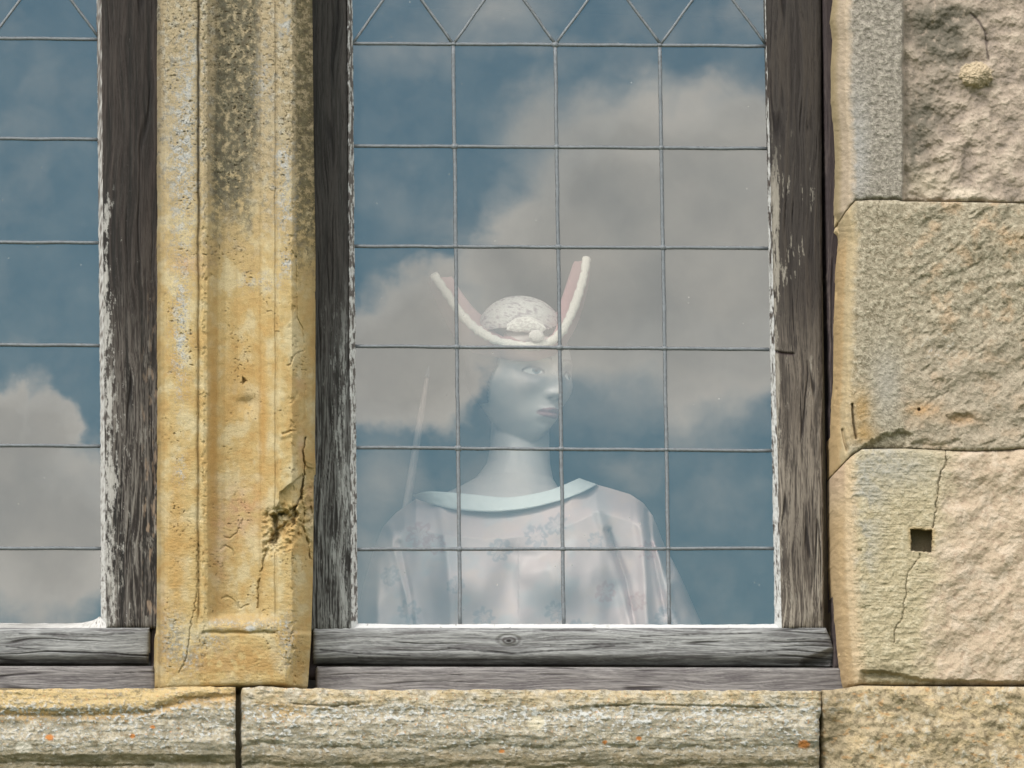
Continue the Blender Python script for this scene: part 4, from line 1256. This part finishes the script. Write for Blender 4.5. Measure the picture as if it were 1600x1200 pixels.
def build_head():
    nu_, nv_ = 220, 200
    th = np.linspace(0, 2 * np.pi, nu_, endpoint=False); ph = np.linspace(0.02, np.pi - 0.02, nv_)
    T, PH = np.meshgrid(th, ph)
    x = np.sin(PH) * np.sin(T); y = -np.sin(PH) * np.cos(T); z = np.cos(PH)
    # superellipsoid skull
    X = 0.076 * x; Y = 0.092 * y; Z = np.where(z > 0, 0.112 * z, 0.119 * z)
    dn = np.clip(-Z / 0.112, 0, 1)
    X = X * (1 - 0.36 * dn ** 1.6)
    Y = np.where(y > 0, Y * (1 - 0.62 * dn ** 1.1), Y * (1 - 0.10 * dn ** 2))
    # keep the face from tapering to a point: push lower front forward
    fr = np.clip(-y, 0, 1) ** 1.2
    Y = Y - fr * 0.030 * sm(0.35, 1.0, dn) 
    X = X * (1 + 0.10 * g2(0, Z, 0, -0.03, 1, 0.035))
    f = sm(0.0, 0.5, -y)
    ax = np.abs(X)
    d = np.zeros_like(X)
    d -= 0.0125 * g2(ax, Z, 0.037, -0.005, 0.017, 0.012)                 # sockets
    d += 0.0058 * g2(ax, Z, 0.037, -0.007, 0.0125, 0.0078)               # eyeballs and lids
    d += 0.0040 * g2(ax, Z, 0.030, 0.015, 0.022, 0.007)                  # brow
    d -= 0.0035 * g2(ax, Z, 0.0, 0.006, 0.012, 0.012)                    # root of the nose
    tn = np.clip((0.010 - Z) / 0.052, 0, 1)
    ridge = (0.004 + 0.018 * tn ** 1.2) * np.exp(-(X / (0.0062 + 0.004 * tn)) ** 2) * sm(0.016, 0.004, Z) * sm(-0.050, -0.041, Z)
    d += ridge
    d += 0.0065 * g2(ax, Z, 0.011, -0.040, 0.0052, 0.0055)               # nostril wings
    d += 0.0050 * g2(ax, Z, 0.047, -0.026, 0.018, 0.017)                 # cheekbones
    d -= 0.0035 * g2(ax, Z, 0.040, -0.062, 0.014, 0.018)                 # hollow of the cheek
    d += 0.0045 * g2(X, Z, 0, -0.070, 0.026, 0.018)                      # muzzle
    lipw = np.clip(1 - (ax / 0.0245) ** 2, 0, 1)
    d += 0.0050 * lipw * np.exp(-((Z + 0.0655 - 0.0015 * np.cos(X * 260)) / 0.0034) ** 2)
    d += 0.0065 * lipw * np.exp(-((Z + 0.0755) / 0.0046) ** 2)
    d -= 0.0040 * lipw ** .5 * np.exp(-((Z + 0.0705) / 0.0014) ** 2)
    d -= 0.0035 * g2(X, Z, 0, -0.0855, 0.016, 0.0045)                    # below the lip
    d += 0.0075 * g2(X, Z, 0, -0.104, 0.017, 0.012)                      # chin
    d -= 0.0015 * g2(X, Z, 0, -0.056, 0.003, 0.006)                      # philtrum
    Y = Y - d * f
    P_ = np.stack([X, Y, Z], -1).reshape(-1, 3)
    F = []
    for i in range(nv_ - 1):
        a = i * nu_ + np.arange(nu_); b = i * nu_ + (np.arange(nu_) + 1) % nu_
        F.append(np.stack([a, a + nu_, b + nu_, b], -1))
    return P_, np.concatenate(F), nu_, nv_

def loft(rings):
    """rings: list of (n,3) arrays, closed sections; capped"""
    n = len(rings[0]); VV = np.concatenate(rings)
    FF = []
    for i in range(len(rings) - 1):
        for j in range(n):
            a = i * n + j; b = i * n + (j + 1) % n
            FF.append((a, b, b + n, a + n))
    FF.append(tuple(range(n - 1, -1, -1))); FF.append(tuple((len(rings) - 1) * n + j for j in range(n)))
    return VV, FF

def ell(c, rx, ry, n=40, tilt=0.0):
    a = np.linspace(0, 2 * np.pi, n, endpoint=False)
    return np.stack([c[0] + rx * np.cos(a), c[1] + ry * np.sin(a), c[2] + tilt * np.sin(a)], -1)

def build_body():
    hv, hf, nu_, nv_ = build_head()
    hw = head_world(hv)
    faces = [tuple(f) for f in hf.tolist()]
    faces.append(tuple(range(nu_ - 1, -1, -1))); faces.append(tuple((nv_ - 1) * nu_ + j for j in range(nu_)))
    # neck and bust
    R_ = []
    spec = [(812, 640, .012, .044, .050), (813, 668, .010, .047, .053), (812, 700, .006, .0480, .053), (810, 725, .0, .051, .054), (804, 748, -.004, .062, .058),
            (795, 764, -.006, .082, .066), (793, 782, -.006, .118, .078), (795, 805, -.004, .148, .090), (798, 850, 0, .160, .102), (800, 900, 0, .155, .112),
            (800, 960, 0, .140, .105), (802, 1020, 0, .125, .095), (802, 1100, 0, .140, .105)]
    for (pu, pv, dy, rx, ry) in spec:
        R_.append(ell(P(pu, pv, MY + 0.02 + dy), rx, ry, 48))
    bv, bf = loft(R_)
    n = len(hw)
    verts = np.concatenate([hw, bv]); faces += [tuple(i + n for i in f) for f in bf]
    # ear on the near side
    me = bpy.data.meshes.new('tmp_body'); me.from_pydata([tuple(p) for p in verts.tolist()], [], faces); me.update()
    ob = bpy.data.objects.new('tmp_body', me); COL.objects.link(ob)
    md = ob.modifiers.new('r', 'REMESH'); md.mode = 'VOXEL'; md.voxel_size = 0.0019; md.use_smooth_shade = True
    ms = ob.modifiers.new('s', 'SMOOTH'); ms.factor = 0.5; ms.iterations = 3
    dg = bpy.context.evaluated_depsgraph_get()
    ev = ob.evaluated_get(dg); m2 = bpy.data.meshes.new_from_object(ev)
    nvv = len(m2.vertices); co = np.empty(nvv * 3, np.float32); m2.vertices.foreach_get('co', co); co = co.reshape(-1, 3)
    nl = len(m2.loops); li = np.empty(nl, np.int32); m2.loops.foreach_get('vertex_index', li)
    q = li.reshape(-1, 4)
    bpy.data.objects.remove(ob); bpy.data.meshes.remove(me); bpy.data.meshes.remove(m2)
    # soften where neck meets jaw and shoulders is done by the remesh; paint the face
    hl = head_local(co.astype(float))
    x, y, z = hl[:, 0], hl[:, 1], hl[:, 2]
    front = sm(-0.03, -0.05, y)
    t = solid(x, np.array([0.44, 0.41, 0.40]))
    t = mixc(t, np.array([0.46, 0.35, 0.33]), front * g2(np.abs(x), z, 0.045, -0.03, .018, .018) * .35)
    ax = np.abs(x)
    lipw = np.clip(1 - (ax / 0.0245) ** 2, 0, 1)
    lip = front * sm(0.0, 0.25, lipw) * (np.abs(z + 0.0708) < (0.0085 * lipw ** .6)).astype(float)
    t = mixc(t, np.array([0.20, 0.08, 0.085]), lip * .85)
    t = mixc(t, np.array([0.15, 0.05, 0.05]), front * lipw * np.exp(-((z + 0.0705) / 0.0012) ** 2) * .7)
    ew = np.clip(1 - ((ax - 0.037) / 0.0150) ** 2, 0, 1)
    eye = front * (ew > 0) * (np.abs(z + 0.0065) < 0.0062 * ew ** .8)
    t = mixc(t, np.array([.80, .80, .80]), eye)
    gx = 0.0045
    ir = np.minimum(np.hypot(x - 0.037 - gx, z + 0.0055), np.hypot(x + 0.037 - gx, z + 0.0055))
    t = mixc(t, np.array([.10, .16, .20]), eye * sm(.0062, .0052, ir)); t = mixc(t, np.array([.01, .01, .01]), eye * sm(.0030, .0022, ir))
    lash = front * (np.abs(ax - 0.037) < 0.0165) * np.exp(-((z + 0.0065 - 0.0066 * np.clip(ew, 0, 1) ** .8) / 0.0021) ** 2)
    t = mixc(t, np.array([.03, .02, .02]), np.clip(lash * 1.3, 0, 1))
    t = mixc(t, np.array([.34, .24, .22]), front * (np.abs(ax - 0.037) < 0.0165) * np.exp(-((z + 0.0065 + 0.0060 * np.clip(ew, 0, 1) ** .8) / 0.001) ** 2) * .5)
    shadow = front * g2(ax, z, 0.035, 0.004, .018, .006)
    t = mixc(t, np.array([.24, .20, .24]), shadow * .7)
    nos = front * g2(ax, z, 0.0085, -0.0475, .0042, .0022)
    t = mixc(t, np.array([.10, .07, .07]), nos * .9)
    br = front * np.exp(-((z - 0.018 + 6.0 * (ax - 0.034) ** 2) / 0.0022) ** 2) * (ax > .012) * (ax < .054)
    t = mixc(t, np.array([.14, .10, .08]), br * .85)
    mesh('body', co, q, M_SKIN, mann, tint=t)
build_body()

def build_hair():
    hv, hf, nu_, nv_ = build_head()
    x, y, z = hv[:, 0], hv[:, 1], hv[:, 2]
    # keep the skull behind the hairline
    keepv = (y > -0.034 + 0.5 * np.clip(-z, 0, .1)) & (z > -0.055) | (z > 0.052)
    kf = keepv[hf].all(1)
    F = hf[kf]
    used = np.unique(F); mp = -np.ones(len(hv), int); mp[used] = np.arange(len(used))
    v = hv[used] * np.array([1.06, 1.05, 1.05])
    outer = head_world(v); F = mp[F]
    mesh('hair', outer, F, M_HAIR, mann)
build_hair()

def tube(pts, radii, n=12, flat=1.0):
    pts = np.asarray(pts, float); d = np.gradient(pts, axis=0); d /= np.linalg.norm(d, axis=1)[:, None]
    s = np.cross(d, np.array([0, -1.0, 0])); s /= np.linalg.norm(s, axis=1)[:, None] + 1e-9
    w = np.cross(s, d)
    a = np.linspace(0, 2 * np.pi, n, endpoint=False)
    rings = []
    for i in range(len(pts)):
        rings.append(pts[i] + radii[i] * (np.cos(a)[:, None] * s[i] + flat * np.sin(a)[:, None] * w[i]))
    return loft(rings)

def spline(pts, n):
    pts = np.asarray(pts, float); k = len(pts)
    pp = np.vstack([2 * pts[0] - pts[1], pts, 2 * pts[-1] - pts[-2]])
    out = []
    ts = np.linspace(0, k - 1, n)
    for t in ts:
        i = min(int(t), k - 2); f = t - i
        p0, p1, p2, p3 = pp[i], pp[i + 1], pp[i + 2], pp[i + 3]
        out.append(0.5 * ((2 * p1) + (-p0 + p2) * f + (2 * p0 - 5 * p1 + 4 * p2 - p3) * f * f + (-p0 + 3 * p1 - 3 * p2 + p3) * f ** 3))
    return np.array(out)

def build_headdress():
    # upturned brim: its front edge carries the white braid; u, v, y
    FY = MY - 0.118
    edge = spline([(677, 430, MY - .030), (700, 463, MY - .050), (722, 494, MY - .070), (748, 518, MY - .090), (778, 534, MY - .108), (812, 541, MY - .118), (845, 540, MY - .118),
                   (870, 527, MY - .112), (888, 500, MY - .095), (902, 465, MY - .070), (912, 430, MY - .050), (916, 404, MY - .035)], 90)
    E = P(edge[:, 0], edge[:, 1], edge[:, 2])
    k = len(E); s = np.linspace(0, 1, k)
    # the brim is a thick folded roll of pink cloth: section rows from outside foot, over the edge, down to the crown
    inner = spline([(706, 432, MY + .03), (728, 466, MY + .02), (752, 492, MY - .01), (776, 508, MY - .04), (800, 519, MY - .065), (825, 525, MY - .075), (845, 524, MY - .07),
                    (860, 512, MY - .06), (870, 490, MY - .04), (880, 462, MY - .01), (890, 432, MY + .02), (898, 408, MY + .03)], k)
    I = P(inner[:, 0], inner[:, 1], inner[:, 2])
    outer = spline([(672, 436, MY + .02), (690, 480, MY + .0), (712, 520, MY - .02), (742, 546, MY - .05), (776, 557, MY - .075), (812, 562, MY - .098), (846, 560, MY - .10),
                    (874, 548, MY - .085), (896, 520, MY - .06), (912, 478, MY - .03), (921, 436, MY + .0), (922, 408, MY + .015)], k)
    O = P(outer[:, 0], outer[:, 1], outer[:, 2])
    rows = []
    rows.append(O + np.array([0, .03, 0]))
    for f in np.linspace(0, 1, 8):
        rows.append(O * (1 - f) + E * f + np.array([0, -0.010, 0]) * math.sin(math.pi * f))
    for f in np.linspace(0.12, 1, 9):
        rows.append(E * (1 - f) + I * f + np.array([0, .012, 0]) * math.sin(math.pi * f))
    rows.append(I + np.array([0, .03, 0]))
    G = np.array(rows)   # (rows, k, 3)
    nr = len(rows)
    wr = 0.0014 * perlin(np.arange(k)[None, :] / 6.0 + 0 * np.arange(nr)[:, None], np.arange(nr)[:, None] / 3.0 + 0 * np.arange(k)[None, :], 7)
    G[..., 1] += wr
    rosy = np.ones((nr * k, 3)) * np.array([.42, .25, .26])
    hd = mesh('headdress', G.reshape(-1, 3), grid_faces(nr, k), M_CLOTH, mann, tint=rosy)
    # white braid along the edge
    rad = 0.0070 + 0.0006 * np.sin(np.arange(k) * 1.9) + 0.0006 * np.random.RandomState(4).randn(k)
    bv, bf = tube(E + np.array([0, -.006, 0]), rad, 14, 0.7)
    mesh('braid', bv, bf, M_BRAID, hd, tint=np.ones((len(bv), 3)) * np.array([.56, .55, .51]))
    # lace crown
    c = P(812, 514, MY - .02)
    n1_, n2_ = 90, 46
    a = np.linspace(0, 2 * np.pi, n1_); b = np.linspace(0.02, np.pi * .56, n2_)
    A, B = np.meshgrid(a, b)
    rx, ry, rz = .066, .070, .052
    X = rx * np.sin(B) * np.cos(A); Yv = ry * np.sin(B) * np.sin(A); Z = rz * np.cos(B)
    lace = fbm(A * 6, B * 9, 3, 21)
    hgt = 1 + 0.018 * sm(.05, .25, np.abs(lace))
    v = np.stack([X * hgt, Yv * hgt, Z * hgt], -1).reshape(-1, 3) + c
    net = sm(.04, .12, np.abs(fbm(X * 52 + 9, Z * 62 + Yv * 30, 2, 23))).ravel()
    T = mixc(solid(net, np.array([.28, .24, .27])), np.array([.52, .52, .51]), net)
    mesh('lace_cap', v, grid_faces(n2_, n1_), M_BRAID, hd, tint=T)
    # leaf-shaped lace piece and the button above the forehead
    for (nm, cu, cv, rx_, rz_, yy, col) in (('lace_leaf', 822, 507, .032, .013, MY - .108, .68), ('rosette', 838, 525, .0125, .0100, MY - .132, .56)):
        c = P(cu, cv, yy)
        n = 28; A, B = np.meshgrid(np.linspace(0, 2 * np.pi, n * 2), np.linspace(0, np.pi, n))
        r = 1 + .03 * np.cos(A * 9) * np.sin(B)
        v = np.stack([rx_ * np.sin(B) * np.cos(A) * r, .005 * np.cos(B), rz_ * np.sin(B) * np.sin(A) * r], -1)
        if nm == 'lace_leaf': v[..., 2] -= 6.0 * v[..., 0] ** 2 
        nn = fbm(A * 2, B * 5, 2, 31)
        T = mixc(solid(nn, np.array([.45, .42, .42])), np.array([col, col, col * .96]), sm(-.1, .15, nn) * .8 + .2)
        mesh(nm, (v + c).reshape(-1, 3), grid_faces(n, n * 2), M_BRAID, hd, tint=T.reshape(-1, 3))
build_headdress()

def build_dress():
    neck = curve([(560, 900), (575, 860), (590, 832), (600, 820), (615, 804), (632, 788), (650, 779), (680, 789), (715, 795), (755, 798), (790, 797), (830, 792), (880, 780), (915, 766), (932, 757),
                  (958, 764), (985, 772), (1005, 785), (1020, 805), (1032, 835), (1045, 868)])
    left = curve([(779, 650), (804, 615), (820, 600), (850, 588), (900, 575), (975, 558), (1060, 545), (1200, 560), (1500, 540)])
    right = curve([(757, 932), (764, 958), (772, 985), (785, 1005), (805, 1020), (835, 1033), (868, 1047), (900, 1063), (975, 1096), (1060, 1122), (1200, 1120), (1500, 1140)])
    zfloor = FLOOR
    vf = 2050
    vs = np.concatenate([np.linspace(0, .36, 260), np.linspace(.37, 1, 90)])
    ws = np.linspace(0, 1, 380)
    # parametrise by column first: x across at reference, v from the neckline down
    rows = []
    A, B = np.meshgrid(ws, vs)
    vref = 757 + B ** 1.15 * (vf - 757)
    # silhouettes widen with height on the page; solve per row using the row's own v
    L_ = left(np.clip(vref, 779, 1500)); R_ = right(np.clip(vref, 757, 1500))
    U = L_ + (R_ - L_) * A
    top = neck(U)
    V = np.maximum(vref, top + (B * 18))
    xc = (U - (L_ + R_) / 2) / ((R_ - L_) / 2 + 1e-6)
    dep = 0.075 * np.clip(1 - np.abs(xc) ** 26, 0, 1) ** 0.5 + 0.045 + 0.022 * (1 - xc ** 2)
    rel = np.clip((V - top) / 44, 0, 1)
    innk = sm(640, 690, U) * sm(940, 890, U)
    dep = dep * (sm(-.2, 1, rel) * (1 - innk) + innk * (0.62 + .38 * rel))
    # bust, folds
    dep += 0.030 * blob(U, V, 722, 912, 46, 44) + 0.032 * blob(U, V, 872, 905, 48, 46)
    dep -= 0.014 * blob(U, V, 797, 905, 26, 50)
    wv = fbm(U / 120, V / 160, 3, 705) * 26
    fold_amp = sm(780, 880, V) * (0.35 + 0.65 * (sm(925, 965, U) + sm(690, 640, U)))
    fold = np.sin((U + wv - (V - 800) * .16 * np.sign(U - 810)) / 9.5) * .5 + np.sin((U + wv * 1.6) / 16.0 + 1.2) * .6
    dep += 0.0115 * fold * fold_amp
    for pts, w, a_ in (([(608, 822), (625, 880), (650, 980)], 7, .012), ([(588, 850), (590, 900), (590, 980)], 8, .008), ([(690, 800), (700, 880), (706, 985)], 7, .006), ([(935, 800), (965, 900), (985, 985)], 8, .008),
                       ([(995, 785), (1005, 850), (1012, 985)], 8, .012), ([(1020, 820), (1035, 900), (1060, 985)], 7, .010), ([(900, 850), (860, 885), (820, 900)], 12, .003),
                       ([(1050, 900), (1040, 940), (1044, 990)], 8, .007)):
        d = segdist(U, V, pts); dep += a_ * np.exp(-(d / w) ** 2)
    for pts, w, a_ in (([(622, 850), (640, 930), (648, 990)], 5, .012), ([(950, 830), (978, 905), (995, 990)], 5, .014), ([(1012, 800), (1022, 870), (1040, 960)], 4, .010), ([(800, 862), (840, 872), (880, 850)], 10, .003)):
        d = segdist(U, V, pts); dep -= a_ * np.exp(-(d / w) ** 2)
    Yf = MY + 0.02 - dep
    F_ = P(U, V, Yf)
    F_[..., 2] = np.maximum(F_[..., 2], zfloor + .004)
    Yb = MY + 0.02 + 0.13 * np.clip(1 - np.abs(xc) ** 2.4, 0, 1) ** 0.55 * sm(-.2, 1, rel)
    Bk = F_.copy(); Bk[..., 1] = Yb
    nv_, nu_ = U.shape
    # flowers printed on the satin
    rng = random.Random(11)
    t = solid(U, np.array([.55, .45, .44]))
    n1 = fbm(U / 60, V / 60, 3, 711); wfl = 5 * fbm(U / 12, V / 12, 3, 721)
    t = mixc(t, np.array([.45, .44, .45]), sm(-.1, .4, n1) * .6)
    t = mixc(t, np.array([.58, .46, .42]), sm(.0, .4, fbm(U / 50, V / 40, 3, 713)) * .6)
    spots = [(682, 850), (755, 965), (868, 955), (838, 838), (930, 845), (995, 940), (640, 955), (712, 915), (610, 900), (948, 925), (1040, 965), (780, 860), (655, 835), (905, 985), (1012, 860), (870, 820)]
    for (cu, cv) in spots:
        cu += 0; r0 = rng.uniform(13, 19); ph_ = rng.uniform(0, 6)
        du = U - cu + 5 * n1 + wfl; dv = V - cv - wfl; r = np.hypot(du, dv); an = np.arctan2(dv, du)
        pet = np.abs(np.cos(an * 3.5 + ph_))
        m_ = sm(.30, .12, np.abs(r / r0 - .45 - .5 * pet)) * sm(1.3, 1.0, r / r0) + .7 * sm(.25, .12, np.abs(np.sin(an * 3.5 + ph_))) * sm(1.0, .8, r / r0)
        t = mixc(t, np.array([.24, .25, .29]) if rng.random() < .7 else np.array([.42, .24, .24]), np.clip(m_, 0, 1) * .55)
    V2 = np.concatenate([F_.reshape(-1, 3), Bk.reshape(-1, 3)])
    f1 = grid_faces(nv_, nu_); f2 = grid_faces(nv_, nu_, nv_ * nu_)[:, ::-1]
    # join the sides and hem
    o = nv_ * nu_
    i = np.arange(nv_ - 1) * nu_
    sl_ = np.stack([i, i + o, i + nu_ + o, i + nu_], -1)
    i2 = i + nu_ - 1
    sr_ = np.stack([i2, i2 + nu_, i2 + nu_ + o, i2 + o], -1)
    T2 = np.concatenate([t.reshape(-1, 3)] * 2)
    dr = mesh('gown', V2, np.concatenate([f1, f2, sl_, sr_]), M_CLOTH, mann, tint=T2)
    # collar band following the neckline
    tp = spline([(646, 773), (668, 768), (700, 769), (745, 773), (790, 777), (826, 773), (858, 766), (882, 757), (905, 747)], 120)
    bt = spline([(650, 779), (680, 789), (715, 796), (755, 799), (790, 798), (830, 793), (878, 781), (910, 769), (934, 757)], 120)
    w = np.linspace(0, 1, 10)
    Uc = tp[None, :, 0] * (1 - w[:, None]) + bt[None, :, 0] * w[:, None]; Vc = tp[None, :, 1] * (1 - w[:, None]) + bt[None, :, 1] * w[:, None]
    s = np.linspace(-1, 1, 120)
    Yc = MY + .018 - (0.098 + .012 * w[:, None]) * np.clip(1 - np.abs(s[None, :]) ** 2.6, 0.02, 1) ** .5 + .0012 * fbm(Uc / 12, Vc / 6, 3, 731)
    c1 = P(Uc, Vc, Yc)
    c2 = c1.copy(); c2[..., 1] += .004
    nn = c1.shape[0] * c1.shape[1]
    i = np.arange(119); n_ = 120; l_ = 9 * n_
    e1 = np.stack([i, i + 1, i + 1 + nn, i + nn], -1); e2 = np.stack([l_ + i, l_ + i + nn, l_ + i + 1 + nn, l_ + i + 1], -1)
    mesh('collar', np.concatenate([c1.reshape(-1, 3), c2.reshape(-1, 3)]), np.concatenate([grid_faces(10, 120), grid_faces(10, 120, nn)[:, ::-1], e1, e2]),
         M_CLOTH, dr, tint=np.ones((nn * 2, 3)) * np.array([.60, .65, .65]))
build_dress()

def build_staff():
    p0 = P(668, 585, 0.80); p1 = P(634, 800, 0.78)
    d = (p1 - p0) / np.linalg.norm(p1 - p0)
    L_ = (p0[2] - FLOOR) / -d[2]
    t = np.linspace(0, 1, 60)
    pts = p0 + d * (t * L_)[:, None]
    base = pts[-1].copy()
    r = 0.0028 + 0.0042 * sm(0, .12, t) + .001 * np.sin(t * 40)
    root = empty('wooden_staff', base, 'slim pale wooden staff leaning behind the mannequin at her left in the picture', 'staff')
    v, f = tube(pts, r, 14)
    mesh('shaft', v, f, M_CLOTH, root, tint=np.ones((len(v), 3)) * np.array([.34, .29, .27]))
    # a worn metal tip
    v, f = tube(p0 - d * np.linspace(.014, -.006, 8)[:, None], np.linspace(.0008, .0046, 8), 14)
    mesh('tip', v, f, M_LEAD, root)
build_staff()
